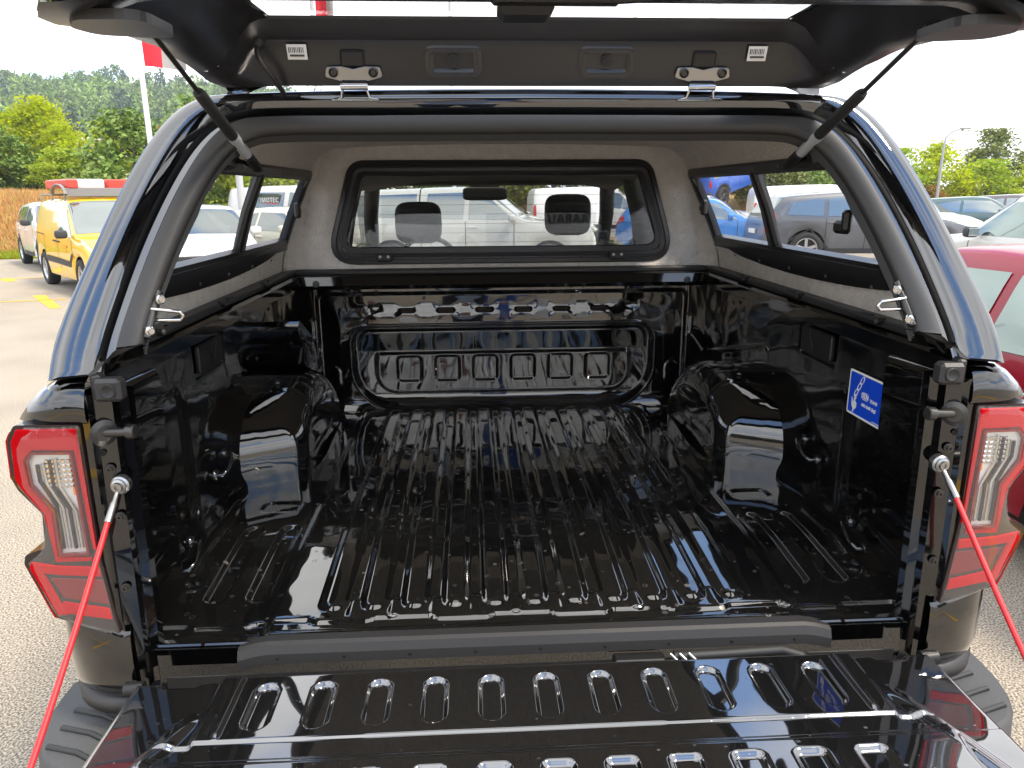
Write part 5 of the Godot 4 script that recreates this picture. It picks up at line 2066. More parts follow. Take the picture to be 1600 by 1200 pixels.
func suv(paint_: String, L := 4.5, H := 1.66, extra := {}) -> Dictionary:
	var h := L * 0.5
	var k := H / 1.66
	var d := {"L": L, "W": 1.86, "wb": 2.70, "fo": 0.90, "r": 0.36, "sill": 0.30, "paint": paint_, "mirror": 0.72, "tumble": 0.30,
		"top": [Vector2(-h, 0.55), Vector2(-h + 0.04, 0.95), Vector2(-h + 0.12, 1.12 * k), Vector2(-h + 0.42, 1.54 * k), Vector2(-0.9, 1.63 * k), Vector2(-0.2, H), Vector2(0.35, 1.60 * k), Vector2(1.08, 1.13 * k), Vector2(1.6, 1.05 * k), Vector2(h - 0.20, 0.94), Vector2(h - 0.05, 0.76), Vector2(h, 0.45)],
		"belt": [Vector2(-h, 1.08 * k), Vector2(0.0, 1.05 * k), Vector2(h, 0.98)],
		"screens": [["windscreen", 0.40, 1.05, 0.74], ["rear_window", -h + 0.15, -h + 0.40, 0.72]],
		"windows": [[[Vector2(-h + 0.52, 1.14 * k), Vector2(-1.16, 1.11 * k)], [Vector2(-h + 0.66, 1.40 * k), Vector2(-1.12, 1.50 * k)]], [[Vector2(-1.06, 1.105 * k), Vector2(-0.22, 1.09 * k)], [Vector2(-1.02, 1.505 * k), Vector2(-0.20, 1.53 * k)]], [[Vector2(-0.12, 1.088 * k), Vector2(0.92, 1.08 * k)], [Vector2(-0.10, 1.53 * k), Vector2(0.34, 1.50 * k)]]],
		"seams": [0.92, -0.17, -1.1], "handles": [-0.02, -0.95],
		"patches": [["headlamp", "lamp_clear", h - 0.55, h - 0.12, 0.50, 0.70], ["tail_lamp", "lamp_red", -h + 0.03, -h + 0.26, 0.36, 0.56], ["side_cladding", "cladding", -h * 0.96, h * 0.96, 0.0, 0.07, 0.01]],
		"boxes": [["grille", "cladding", Vector3(0, 0.68, h - 0.02), Vector3(1.0, 0.22, 0.08)], ["number_plate", "white_board", Vector3(0, 0.50, h + 0.03), Vector3(0.5, 0.11, 0.02), 0.004], ["number_plate", "white_board", Vector3(0, 0.80, -h - 0.02), Vector3(0.5, 0.11, 0.03), 0.004]]}
	d.merge(extra, true)
	return d

func panel_van(paint_: String, L := 4.38, H := 1.80, extra := {}) -> Dictionary:
	var h := L * 0.5
	var k := H / 1.80
	var d := {"L": L, "W": 1.82, "wb": 2.73, "fo": 0.92, "r": 0.33, "sill": 0.27, "paint": paint_, "mirror": 0.88, "tumble": 0.20, "mirror_mat": "cladding",
		"top": [Vector2(-h, 0.55), Vector2(-h + 0.02, 1.2), Vector2(-h + 0.05, 1.62 * k), Vector2(-h + 0.16, 1.74 * k), Vector2(-1.2, 1.785 * k), Vector2(-0.2, H), Vector2(0.42, 1.76 * k), Vector2(1.20, 1.12 * k), Vector2(1.62, 1.03), Vector2(h - 0.18, 0.86), Vector2(h - 0.05, 0.68), Vector2(h, 0.42)],
		"belt": [Vector2(-h, 1.12 * k), Vector2(0.0, 1.08 * k), Vector2(h, 0.90)],
		"screens": [["windscreen", 0.46, 1.14, 0.73]],
		"windows": [[[Vector2(0.12, 1.14 * k), Vector2(1.02, 1.07 * k)], [Vector2(0.16, 1.60 * k), Vector2(0.50, 1.58 * k)]]],
		"seams": [1.02, 0.02, -1.02], "handles": [0.12, -0.12], "handle_mat": "cladding",
		"patches": [["headlamp", "lamp_clear", h - 0.60, h - 0.12, 0.50, 0.68], ["tail_lamp", "lamp_red", -h + 0.01, -h + 0.10, 0.30, 0.50], ["rub_strip", "cladding", -0.95, 1.0, 0.13, 0.19, 0.012], ["slide_rail", "cladding", -1.9, -1.05, 0.40, 0.415, 0.008]],
		"boxes": [["bumper", "cladding", Vector3(0, 0.42, h - 0.06), Vector3(1.5, 0.2, 0.2)], ["number_plate", "white_board", Vector3(0, 0.50, h + 0.05), Vector3(0.5, 0.11, 0.02), 0.004]]}
	d.merge(extra, true)
	return d

func build_vehicles() -> void:
	var deg := PI / 180.0
	# ---- left of the pickup
	var v := car("delivery_van", "yellow panel van with ladders and boxes on its roof rack", "van", Vector3(-7.16, 0, -13.67), 40.0 * deg, panel_van("yellow_paint", 4.38, 1.72, {"rim": "rim", "spokes": 9}))
	roof_load(v)
	van_lettering(v)
	car("parked_car", "white compact car parked left of the yellow van", "car", Vector3(-10.44, 0, -18.5), 38.0 * deg, suv("white_paint", 4.25, 1.62, {"spokes": 6, "mirror_mat": "cladding"}), "")
	car("parked_car", "white car whose bonnet points at the rear half of the left canopy window", "car", Vector3(-5.35, 0, -13.1), 24.0 * deg, suv("white_paint", 4.5, 1.58, {"spokes": 5}))
	car("parked_car", "cream white hatchback behind the upright bar of the left canopy window", "car", Vector3(-3.9, 0, -15.6), 52.0 * deg, hatchback("cream_paint", 4.38, 1.50, {"spokes": 7}))
	var wv := car("delivery_van", "white van with a dark poster behind its side window, seen through the left canopy window", "van", Vector3(-5.3, 0, -22.6), 62.0 * deg, panel_van("white_paint", 5.0, 2.02, {"W": 1.95, "windows": [[[Vector2(0.12, 1.30), Vector2(1.02, 1.24)], [Vector2(0.16, 1.80), Vector2(0.50, 1.78)]], [[Vector2(-1.2, 1.32), Vector2(-0.05, 1.30)], [Vector2(-1.18, 1.80), Vector2(-0.02, 1.80)]]]}))
	window_poster(wv)
	# ---- ahead, through the cab
	car("parked_pickup", "silver pickup with a closed canopy, seen through the cab windows", "pickup truck", Vector3(-0.1, 0, -14.6), 78.0 * deg, pickup_shape())
	car("delivery_van", "white high van on the far right of the cab's windscreen", "van", Vector3(4.4, 0, -25.0), 95.0 * deg, panel_van("white_paint", 5.0, 1.95, {"W": 1.95}))
	# ---- right of the pickup, through the side window
	car("parked_car", "grey large estate car with red tail lamp, filling the right canopy window", "car", Vector3(9.45, 0, -16.9), 85.0 * deg, suv("grey_paint", 5.05, 1.76, {"wb": 3.05, "fo": 0.98, "W": 2.0, "r": 0.40, "spokes": 5, "tw": 0.25, "glass": "car_glass"}))
	var me := car("parked_car", "bright blue electric car with dark door lettering, front end hidden by the grey car", "car", Vector3(6.35, 0, -19.2), 68.0 * deg, suv("blue_paint", 4.7, 1.60, {"wb": 2.98, "fo": 0.85}))
	door_lettering(me)
	var br := car("off_roader", "blue boxy off-roader tilted nose up on the grassy bank", "car", Vector3(11.4, 1.45, -32.4), 128.0 * deg, boxy("bronco_blue"))
	br.rotation = Vector3(-0.22, 128.0 * deg, 0.0)
	spare_wheel(br)
	car("delivery_van", "white van whose roof shows above the grey car", "van", Vector3(12.4, 0, -25.0), 80.0 * deg, panel_van("white_paint", 5.0, 1.97, {"W": 1.95}))
	car("parked_car", "white car between the blue off-roader and the bright blue car", "car", Vector3(8.1, 0, -25.4), 60.0 * deg, suv("white_paint", 4.4, 1.66, {}))
	# ---- beside the pickup on the right
	car("parked_car", "deep red fastback parked right beside the pickup", "car", Vector3(3.32, 0, -2.75), 180.0 * deg, hatchback("red_paint", 4.45, 1.47, {"glass": "near_glass", "spokes": 10}))
	car("parked_car", "low white coupe between the red fastback and the silver people carrier", "car", Vector3(5.55, 0, -4.9), 180.0 * deg, hatchback("white_paint", 4.4, 1.32, {"glass": "near_glass"}))
	car("parked_car", "silver people carrier with a square door mirror behind the red fastback", "car", Vector3(7.85, 0, -8.0), 180.0 * deg, suv("silver_paint", 4.6, 1.76, {"glass": "near_glass", "mirror_mat": "cladding", "W": 1.9}))
	# ---- far row on the right
	var row := [["white_paint", "white car at the near end of the far row, its grille towards the viewer", Vector3(14.9, 0, -23.6), 20.0], ["teal_paint", "dark teal car with pale wheels in the far row", Vector3(16.9, 0, -23.2), 58.0], ["dark_paint", "dark plum car second behind the teal car in the far row", Vector3(19.4, 0, -24.6), 58.0], ["silver_paint", "silver car third in the far row", Vector3(21.8, 0, -25.8), 58.0], ["dark_paint", "dark car fourth in the far row before the last pale car", Vector3(24.6, 0, -26.6), 58.0], ["white_paint", "pale car at the far end of the far row", Vector3(27.6, 0, -27.2), 58.0]]
	for k in row.size():
		var q: Array = row[k]
		car("parked_car", q[1], "car", q[2], q[3] * deg, hatchback(q[0], 4.5, 1.50 + 0.05 * k, {"spokes": 10}), "cars in the far row")

func pickup_shape() -> Dictionary:
	var h := 2.68
	return {"L": 5.36, "W": 1.92, "wb": 3.25, "fo": 0.92, "r": 0.39, "sill": 0.42, "paint": "pickup_silver", "mirror": 1.02, "tumble": 0.24, "glass": "car_glass",
		"top": [Vector2(-h, 0.75), Vector2(-h + 0.03, 1.20), Vector2(-h + 0.10, 1.40), Vector2(-h + 0.24, 1.80), Vector2(-1.0, 1.86), Vector2(-0.1, 1.88), Vector2(0.45, 1.82), Vector2(1.18, 1.28), Vector2(1.7, 1.20), Vector2(h - 0.18, 1.10), Vector2(h - 0.05, 0.95), Vector2(h, 0.60)],
		"belt": [Vector2(-h, 1.22), Vector2(0.0, 1.20), Vector2(h, 1.08)],
		"screens": [["windscreen", 0.50, 1.12, 0.74], ["rear_window", -h + 0.12, -h + 0.24, 0.72]],
		"windows": [[[Vector2(-2.30, 1.30), Vector2(-0.98, 1.27)], [Vector2(-2.15, 1.70), Vector2(-0.95, 1.74)]], [[Vector2(-0.78, 1.26), Vector2(0.02, 1.25)], [Vector2(-0.72, 1.74), Vector2(0.04, 1.76)]], [[Vector2(0.12, 1.245), Vector2(1.02, 1.24)], [Vector2(0.14, 1.76), Vector2(0.45, 1.73)]]],
		"seams": [1.04, 0.06, -0.86], "handles": [0.2, -0.7],
		"patches": [["headlamp", "lamp_clear", h - 0.5, h - 0.12, 0.50, 0.68], ["tail_lamp", "lamp_red", -h + 0.02, -h + 0.14, 0.20, 0.44], ["cab_gap", "seam", -0.90, -0.875, 0.45, 1.0, 0.004]],
		"boxes": [["grille", "cladding", Vector3(0, 0.85, h - 0.02), Vector3(1.2, 0.3, 0.1)], ["bumper", "cladding", Vector3(0, 0.58, -h - 0.02), Vector3(1.7, 0.2, 0.2)]]}

func boxy(paint_: String) -> Dictionary:
	var h := 2.2
	return {"L": 4.4, "W": 1.92, "wb": 2.95, "fo": 0.70, "r": 0.41, "sill": 0.46, "paint": paint_, "mirror": 0.75, "tumble": 0.12, "spokes": 6, "rim": "dark_rim", "tw": 0.27, "mirror_mat": "cladding",
		"top": [Vector2(-h, 0.7), Vector2(-h + 0.02, 1.22), Vector2(-h + 0.05, 1.45), Vector2(-h + 0.12, 1.78), Vector2(-0.9, 1.83), Vector2(0.2, 1.83), Vector2(0.40, 1.76), Vector2(0.85, 1.24), Vector2(1.5, 1.20), Vector2(h - 0.12, 1.14), Vector2(h - 0.03, 0.9), Vector2(h, 0.6)],
		"belt": [Vector2(-h, 1.20), Vector2(0.0, 1.20), Vector2(h, 1.12)],
		"screens": [["windscreen", 0.43, 0.80, 0.73], ["rear_window", -h + 0.05, -h + 0.11, 0.72]],
		"windows": [[[Vector2(-1.98, 1.26), Vector2(-1.1, 1.26)], [Vector2(-1.94, 1.68), Vector2(-1.1, 1.72)]], [[Vector2(-1.0, 1.26), Vector2(-0.25, 1.26)], [Vector2(-1.0, 1.72), Vector2(-0.25, 1.73)]], [[Vector2(-0.15, 1.26), Vector2(0.72, 1.26)], [Vector2(-0.15, 1.73), Vector2(0.36, 1.70)]]],
		"seams": [0.74, -0.2, -1.05], "handles": [-0.05, -0.9],
		"patches": [["tail_lamp", "lamp_red", -h + 0.015, -h + 0.09, 0.24, 0.44], ["headlamp", "lamp_clear", h - 0.3, h - 0.08, 0.50, 0.66], ["arch_trim", "cladding", -1.45 - 0.53, -1.45 + 0.53, 0.0, 0.10, 0.02], ["arch_trim", "cladding", 1.5 - 0.53, 1.5 + 0.53, 0.0, 0.10, 0.02]],
		"boxes": [["bumper", "cladding", Vector3(0, 0.62, -h - 0.04), Vector3(1.75, 0.22, 0.2)], ["roof_panel", "cladding", Vector3(0, 1.835, -0.7), Vector3(1.45, 0.03, 2.5), 0.01]]}

func spare_wheel(o: Node3D) -> void:
	var holder := Node3D.new()
	holder.name = "spare_wheel"
	o.add_child(holder, true)
	holder.position = Vector3(0.0, 1.08, -2.36)
	holder.rotation.y = PI / 2
	wheel_parts(holder)

func wheel_parts(holder: Node3D) -> void:
	var c: Array = wheel_cache["0.41_0.27_dark_rim_6"]
	put("tyre", c[0], M.tyre, holder)
	put("rim", c[1], M.rim, holder)

func roof_load(v: Node3D) -> void:
	# rack bars with a sign board across the front, ladders and tool boxes lashed on top
	var H := 1.72
	var m := MB.new()
	m.box(Vector3(0, H + 0.09, 0.42), Vector3(1.42, 0.15, 0.02), 0.006)
	put("sign_board", m.done(), M.rack_grey, v)
	for z in [-1.5, -0.6, 0.35]:
		m = MB.new()
		m.tube([Vector3(-0.74, H - 0.06, z), Vector3(-0.74, H + 0.05, z), Vector3(0.74, H + 0.05, z), Vector3(0.74, H - 0.06, z)], 0.02, 8)
		put("rack_bar", m.done(), M.rack_grey, v)
	for q in [[-0.36, "white_board", 0.62, 0.0], [0.36, "rack_red", 0.66, -0.1]]:
		m = MB.new()
		m.box(Vector3(q[0], H + 0.24, q[3] - 0.4), Vector3(q[2], 0.17, 1.5), 0.02)
		put("roof_box", m.done(), M[q[1]], v)
	m = MB.new()
	m.box(Vector3(-0.60, H + 0.24, -0.4), Vector3(0.18, 0.16, 1.7), 0.02)
	put("roof_box", m.done(), M.rack_red, v)
	for k in 3:
		m = MB.new()
		var pts := []
		for i in 9:
			var a := PI * i / 8.0
			pts.append(Vector3(-0.82 + 0.05 * k, H + 0.06 + 0.17 * sin(a), 0.25 - 0.5 * cos(a) - 0.15 * k))
		m.tube(pts, 0.014, 6)
		put("hoop", m.done(), M.rack_grey, v)

func van_lettering(v: Node3D) -> void:
	# small dark print on the sliding door and front door
	for q in [[0.55, 0.86, 0.05], [0.52, 0.78, 0.03]]:
		var m := MB.new()
		m.box(Vector3(-0.915, q[1], q[0]), Vector3(0.008, q[2], 0.34), 0.0)
		put("door_print", m.done(), M.marking_yellow, v)

func window_poster(v: Node3D) -> void:
	var m := MB.new()
	m.box(Vector3(-0.900, 1.55, -0.6), Vector3(0.01, 0.42, 0.8), 0.0)
	var p := put("poster", m.done(), M.poster_green, v)
	var t := put("lettering", words("IMOTEC", 0.15), M.sticker_white, p, Vector3(-0.91, 1.58, -0.6))
	t.basis = Basis(Vector3.UP, -PI / 2)
	m = MB.new()
	m.box(Vector3(-0.91, 1.45, -0.5), Vector3(0.01, 0.08, 0.5), 0.0)
	put("red_band", m.done(), M.rack_red, p)

func door_lettering(o: Node3D) -> void:
	var t := put("lettering", words("GRÄUB", 0.20, true, 0.004), M.print_dark, o, Vector3(-0.955, 0.78, -0.35))
	t.basis = Basis(Vector3.UP, -PI / 2)
	var t2 := put("lettering", words("AUTOMOBILE", 0.07, false, 0.004), M.print_dark, o, Vector3(-0.955, 0.62, -0.35))
	t2.basis = Basis(Vector3.UP, -PI / 2)
	put("green_emblem", rounded_pad(Vector3(-0.945, 0.72, 0.35), Vector3(0.02, 0.28, 0.28), 1.0), M.emblem_green, o)

# ------------------------------------------------------------------ ground, bank, hill
func lot_edge(x: float) -> float:
	return lerp_at([-200.0, -30.0, -14.0, -8.0, -2.0, 6.0, 13.0, 20.0, 40.0, 200.0], [-18.0, -19.5, -20.4, -21.6, -26.5, -27.5, -29.0, -36.0, -39.0, -45.0], x)

func land(x: float, z: float) -> float:
	# the rough ground beyond the car park: a bank, then the slope of the wooded hill
	var d := lot_edge(x) - z
	var y := 1.55 * ss(0.0, 7.0, d) + 0.3 * wave.get_noise_2d(x * 6.0, z * 6.0) * ss(0.0, 4.0, d)
	var rise := ss(-120.0, -330.0, z) * (1.0 - ss(-105.0, 25.0, x + 0.18 * (z + 280.0)))
	y += 36.0 * rise * (1.0 + 0.16 * wave.get_noise_2d(x * 0.35 + 40.0, z * 0.2))
	return y - 0.02 * (1.0 - ss(0.0, 0.4, d))

func build_setting() -> void:
	wave.seed = 3
	wave.frequency = 0.012
	wave.fractal_octaves = 2
	var g := PlaneMesh.new()
	g.size = Vector2(2400, 2400)
	structure("ground", g, M.asphalt)
	structure("field", hf(150, 90, func(u: float, v: float) -> Vector3:
		var x := lerpf(-90.0, 110.0, u)
		var z := lot_edge(x) - 60.0 * v * v
		return Vector3(x, land(x, z) + 0.012, z), false), M.dry_grass_ground)
	structure("hill", hf(90, 70, func(u: float, v: float) -> Vector3:
		var x := lerpf(-420.0, 160.0, u)
		var z := lerpf(-78.0, -420.0, v)
		return Vector3(x, land(x, z) + (0.0 if v > 0.0 else -2.0), z), false), M.hill_ground)
	# yellow parking marks on the asphalt
	for q in [[Vector3(-10.35, 0, -15.45), Vector3(-9.85, 0, -14.80), 0.13], [Vector3(-7.98, 0, -12.45), Vector3(-6.80, 0, -10.80), 0.09], [Vector3(-16.0, 0, -14.2), Vector3(-7.6, 0, -15.85), 0.05], [Vector3(-12.0, 0, -10.6), Vector3(-7.2, 0, -11.9), 0.05], [Vector3(3.4, 0, 6.0), Vector3(2.5, 0, 1.2), 0.08], [Vector3(-3.4, 0, 6.5), Vector3(-2.7, 0, 1.3), 0.08], [Vector3(-5.8, 0, 2.8), Vector3(-2.5, 0, 3.4), 0.08]]:
		var a: Vector3 = q[0]
		var b: Vector3 = q[1]
		var s: Vector3 = (b - a).normalized().cross(Vector3.UP) * q[2]
		var m := MB.new()
		var n := 24
		var r1 := PackedVector3Array()
		var r2 := PackedVector3Array()
		for i in n + 1:
			var p := a.lerp(b, float(i) / n) + Vector3(0, 0.005, 0)
			var w := 1.0 + 0.18 * wave.get_noise_2d(p.x * 90.0, p.z * 90.0)
			r1.append(p + s * w)
			r2.append(p - s * w)
		m.rows([r1, r2])
		structure("parking_line", m.done(), M.marking_yellow)

# ------------------------------------------------------------------ plants
func leaf_cloud(count: int, size: Vector3, leaf: float, clumps: int, sd: int, conical := 0.0, hollow := 0.55) -> ArrayMesh:
	# a crown of single leaves gathered in clumps; size is the crown's extent, its foot at y = 0
	var r := RandomNumberGenerator.new()
	r.seed = sd
	var pos := PackedVector3Array()
	var nor := PackedVector3Array()
	var col := PackedColorArray()
	var idx := PackedInt32Array()
	var cs := []
	for k in clumps:
		var y := r.randf()
		var env := sin(PI * pow(y, 0.75)) if conical <= 0.0 else (1.0 - y) * 0.95 + 0.05
		var a := r.randf() * TAU
		var d := sqrt(r.randf_range(hollow * hollow, 1.0)) * env
		cs.append([Vector3(cos(a) * d * size.x * 0.5, y * size.y, sin(a) * d * size.z * 0.5), r.randf_range(0.55, 1.3), r.randf_range(0.75, 1.25)])
	var cr0 := pow(size.x * size.y * size.z / clumps, 0.333) * 0.62
	for k in count:
		var c: Array = cs[r.randi() % clumps]
		var p: Vector3 = c[0] + Vector3(r.randfn(), r.randfn() * 0.75, r.randfn()) * cr0 * 0.5 * c[1]
		p.y = clampf(p.y, -0.05 * size.y, size.y * 1.05)
		var n := Vector3(r.randf_range(-1, 1), r.randf_range(-0.3, 1.2), r.randf_range(-1, 1)).normalized()
		var u := n.cross(Vector3(r.randf_range(-1, 1), r.randf_range(-1, 1), r.randf_range(-1, 1))).normalized()
		var v := n.cross(u)
		var s := leaf * r.randf_range(0.6, 1.3)
		var tone: float = c[2] * r.randf_range(0.7, 1.3)
		var warm := r.randf_range(0.85, 1.2)
		var b := pos.size()
		pos.append(p - u * s * 0.5)
		pos.append(p + v * s * 0.30 + n * s * 0.08)
		pos.append(p + u * s * 0.6)
		pos.append(p - v * s * 0.30 + n * s * 0.08)
		for i in 4:
			nor.append(n)
			col.append(Color(tone * warm, tone, tone * 0.9))
		idx.append_array(PackedInt32Array([b, b + 1, b + 2, b, b + 2, b + 3]))
	var arr := []
	arr.resize(Mesh.ARRAY_MAX)
	arr[Mesh.ARRAY_VERTEX] = pos
	arr[Mesh.ARRAY_NORMAL] = nor
	arr[Mesh.ARRAY_COLOR] = col
	arr[Mesh.ARRAY_INDEX] = idx
	var m := ArrayMesh.new()
	m.add_surface_from_arrays(Mesh.PRIMITIVE_TRIANGLES, arr)
	return m

func trunk_mesh(h: float, r: float, sd: int) -> ArrayMesh:
	var g := RandomNumberGenerator.new()
	g.seed = sd
	var m := MB.new()
	var lean := Vector3(g.randf_range(-0.1, 0.1), 0, g.randf_range(-0.1, 0.1)) * h
	m.tube([Vector3.ZERO, Vector3(0, h * 0.3, 0) + lean * 0.2, Vector3(0, h * 0.65, 0) + lean * 0.6, Vector3(0, h, 0) + lean], [r * 1.3, r, r * 0.7, r * 0.2], 8)
	for k in 7:
		var t := g.randf_range(0.25, 0.8)
		var a := g.randf() * TAU
		var p := Vector3(0, h * t, 0) + lean * t
		var d := Vector3(cos(a), 0.7, sin(a)) * h * g.randf_range(0.2, 0.38)
		m.tube([p, p + d * 0.5 + Vector3(0, -0.05, 0), p + d], [r * 0.4, r * 0.28, r * 0.08], 6)
	return m.done()

func build_plants() -> void:
	var crowns := []
	for k in 4:
		crowns.append(leaf_cloud(6500, Vector3(4.2, 4.4, 4.0), 0.20, 46, 40 + k))
	var tall := leaf_cloud(7500, Vector3(4.6, 6.0, 4.4), 0.20, 60, 50)
	var trunks := [trunk_mesh(3.6, 0.10, 1), trunk_mesh(3.8, 0.12, 2)]
	var tree := func(label: String, group: String, x: float, z: float, mesh: Mesh, mat_: String, sc: Vector3, lift: float, turn: float) -> void:
		var t := thing("tree", label, "tree", Vector3(x, land(x, z) if z < lot_edge(x) else 0.0, z), turn, group)
		put("trunk", trunks[int(absf(x * 7.0)) % 2], M.bark, t).scale = sc
		var c := put("crown", mesh, M[mat_], t, Vector3(0, lift, 0))
		c.scale = sc
	# left: light yellow-green group in front of the hill
	tree.call("tall bright yellow-green tree, highest of the group left of the flagpole", "", -18.9, -33.6, tall, "leaf_yellow", Vector3(0.85, 0.66, 0.85), 0.1, 0.3)
	tree.call("light green tree at the left edge of the picture behind the dry bank", "", -21.4, -31.6, crowns[0], "leaf_light", Vector3(1.0, 0.74, 1.0), 0.0, 1.0)
	tree.call("yellow-green tree with orange tinge behind the yellow van", "", -15.9, -33.8, crowns[1], "leaf_yellow", Vector3(0.8, 0.72, 0.8), 0.0, 2.1)
	tree.call("low green tree between the tall yellow-green tree and the left edge", "", -19.6, -31.2, crowns[2], "leaf_green", Vector3(0.8, 0.62, 0.8), 0.1, 4.0)
	tree.call("small orange-tinged tree below the flag", "", -14.0, -34.4, crowns[3], "leaf_orange", Vector3(0.6, 0.66, 0.6), 0.1, 0.7)
	tree.call("green bush in front of the white hall right of the orange-tinged tree", "", -12.4, -34.8, crowns[0], "leaf_light", Vector3(0.7, 0.62, 0.7), 0.0, 3.0)
	tree.call("light green tree directly left of the tall yellow-green tree", "", -20.6, -34.4, crowns[3], "leaf_light", Vector3(0.95, 0.80, 0.95), 0.0, 5.0)
	tree.call("yellow tree between the tall yellow-green tree and the orange-tinged one", "", -17.3, -32.4, crowns[2], "leaf_yellow", Vector3(0.8, 0.68, 0.8), 0.0, 2.6)
	tree.call("pale yellow-green bush behind the white compact car", "", -16.6, -30.6, crowns[0], "leaf_light", Vector3(0.62, 0.42, 0.62), 0.0, 1.6)
	tree.call("yellow-green tree at the far left behind the light green one", "", -23.4, -33.6, crowns[1], "leaf_yellow", Vector3(1.0, 0.78, 1.0), 0.0, 3.7)
	# hedge seen through the windows of the canopy and the cab
	var hedge := ["leaf_green", "leaf_olive", "leaf_light", "leaf_green"]
	for k in 13:
		var x := -11.6 + 2.15 * k
		var z := lot_edge(x) - 4.6 - 0.9 * sin(k * 2.3) - (8.0 if x > 7.0 else 0.0)
		tree.call("green tree of the dense hedge behind the cars, seen through the truck's windows", "hedge trees seen through the truck's windows", x, z, crowns[k % 4], hedge[(k * 3) % 4], Vector3(0.95, 0.80 + 0.1 * sin(k * 1.7), 0.9), -0.3, k * 1.3)
	# right: trees behind the far row
	var right := [["leaf_yellow", "tall yellow-green tree directly below the street lamp", 26.3, -40.2, 1.0, 0.82], ["leaf_light", "light green tree at the left end of the trees on the right", 23.6, -39.8, 0.9, 0.70], ["leaf_light", "broad light green tree in the middle of the trees on the right", 28.6, -39.6, 1.0, 0.66], ["leaf_yellow", "yellow-green tree near the right edge of the picture", 31.0, -38.4, 1.0, 0.72], ["leaf_olive", "olive green tree standing behind the others near the right edge", 31.6, -43.5, 1.1, 0.85], ["leaf_light", "light green tree cut by the right edge of the picture", 33.8, -37.6, 1.1, 0.72], ["leaf_orange", "low orange-tinged bush at the foot of the trees on the right", 24.6, -38.0, 0.5, 0.4]]
	for q in right:
		tree.call(q[1], "", q[2], q[3], crowns[int(q[2]) % 4], q[0], Vector3(q[4], q[5], q[4]), 0.0, q[2])
	for k in 8:
		var x := 14.0 + 1.9 * k if k < 5 else 34.0 + 3.0 * (k - 4)
		tree.call("low green tree of the hedge on the right between canopy window and far row", "low hedge trees on the right", x, lot_edge(x) - 3.5, crowns[(k + 1) % 4], "leaf_green" if k % 2 else "leaf_olive", Vector3(1.0, 0.66, 1.0), -0.3, k * 2.0)
	# wood on the hill: broadleaf and conifer, one mass
	var rng := RandomNumberGenerator.new()
	rng.seed = 77
	var kinds := [[leaf_cloud(520, Vector3(9.0, 9.5, 9.0), 1.15, 26, 61), "leaf_forest", 0.5], [leaf_cloud(520, Vector3(8.0, 11.0, 8.0), 1.05, 26, 62), "leaf_green", 0.25], [leaf_cloud(620, Vector3(6.0, 13.0, 6.0), 0.9, 40, 63, 1.0, 0.2), "leaf_pine", 0.25]]
	var spots := [[], [], []]
	var x0 := -400.0
	while x0 < 90.0:
		var z0 := -92.0
		while z0 > -345.0:
			var x := x0 + rng.randf_range(-3.4, 3.4)
			var z := z0 + rng.randf_range(-3.4, 3.4)
			var h := land(x, z)
			if h > 2.2 and absf(x - 0.5 * z) < 170.0:
				var p := rng.randf()
				var stand := wave.get_noise_2d(x * 1.6, z * 1.6)
				var kind := 2 if p < 0.02 + 0.2 * ss(0.2, 0.5, stand) or (h > 34.0 and p < 0.13) else (0 if p < 0.7 else 1)
				var s := rng.randf_range(0.7, 1.15)
				var b := Basis(Vector3.UP, rng.randf() * TAU).scaled(Vector3(s, s * rng.randf_range(0.85, 1.2), s))
				spots[kind].append([Transform3D(b, Vector3(x, h - 1.0, z)), Color(1, 1, 1) * rng.randf_range(0.7, 1.35)])
			z0 -= 7.2
		x0 += 6.6
	for k in 3:
		var mm := MultiMesh.new()
		mm.transform_format = MultiMesh.TRANSFORM_3D
		mm.use_colors = true
		mm.mesh = kinds[k][0]
		mm.instance_count = spots[k].size()
		for i in spots[k].size():
			mm.set_instance_transform(i, spots[k][i][0])
			mm.set_instance_color(i, spots[k][i][1])
		var o := MultiMeshInstance3D.new()
		o.name = ["broadleaf_wood", "mixed_wood", "conifer_wood"][k]
		o.multimesh = mm
		o.material_override = M[kinds[k][1]]
		o.set_meta("kind", "stuff")
		add_child(o)
		tag(o, ["rounded broadleaf trees covering the distant hill", "lighter rounded trees scattered over the distant hill", "dark pointed conifers along the crest of the distant hill"][k], "wood")
	# dry grass on the bank, green at its foot
	var blade := MB.new()
	for k in 7:
		var a := TAU * k / 7.0 + 0.3 * k
		var c := Vector3(cos(a), 0, sin(a)) * (0.03 + 0.02 * (k % 3))
		var tip := c * 3.4 + Vector3(0, 0.24 + 0.05 * (k % 4), 0)
		var w := Vector3(-sin(a), 0, cos(a)) * 0.016
		blade.tri(c - w, tip, c + w)
	var bm := blade.done()
	for k in 2:
		var mm := MultiMesh.new()
		mm.transform_format = MultiMesh.TRANSFORM_3D
		mm.use_colors = true
		mm.mesh = bm
		mm.instance_count = 22000 if k == 0 else 6000
		for i in mm.instance_count:
			var x := rng.randf_range(-30.0, -6.0)
			var d := (rng.randf_range(0.5, 9.5)) if k == 0 else rng.randf_range(0.02, 0.9)
			var z := lot_edge(x) - d
			var s := rng.randf_range(0.45, 1.0) * (1.0 if k == 0 else 0.7)
			mm.set_instance_transform(i, Transform3D(Basis(Vector3.UP, rng.randf() * TAU).scaled(Vector3(s, s, s)), Vector3(x, land(x, z) + 0.01, z)))
			mm.set_instance_color(i, Color(rng.randf_range(0.75, 1.25), rng.randf_range(0.65, 1.15), rng.randf_range(0.5, 1.1)))
		var o := MultiMeshInstance3D.new()
		o.name = ["dry_grass", "green_grass"][k]
		o.multimesh = mm
		o.material_override = M.straw if k == 0 else M.leaf_light
		o.set_meta("kind", "stuff")
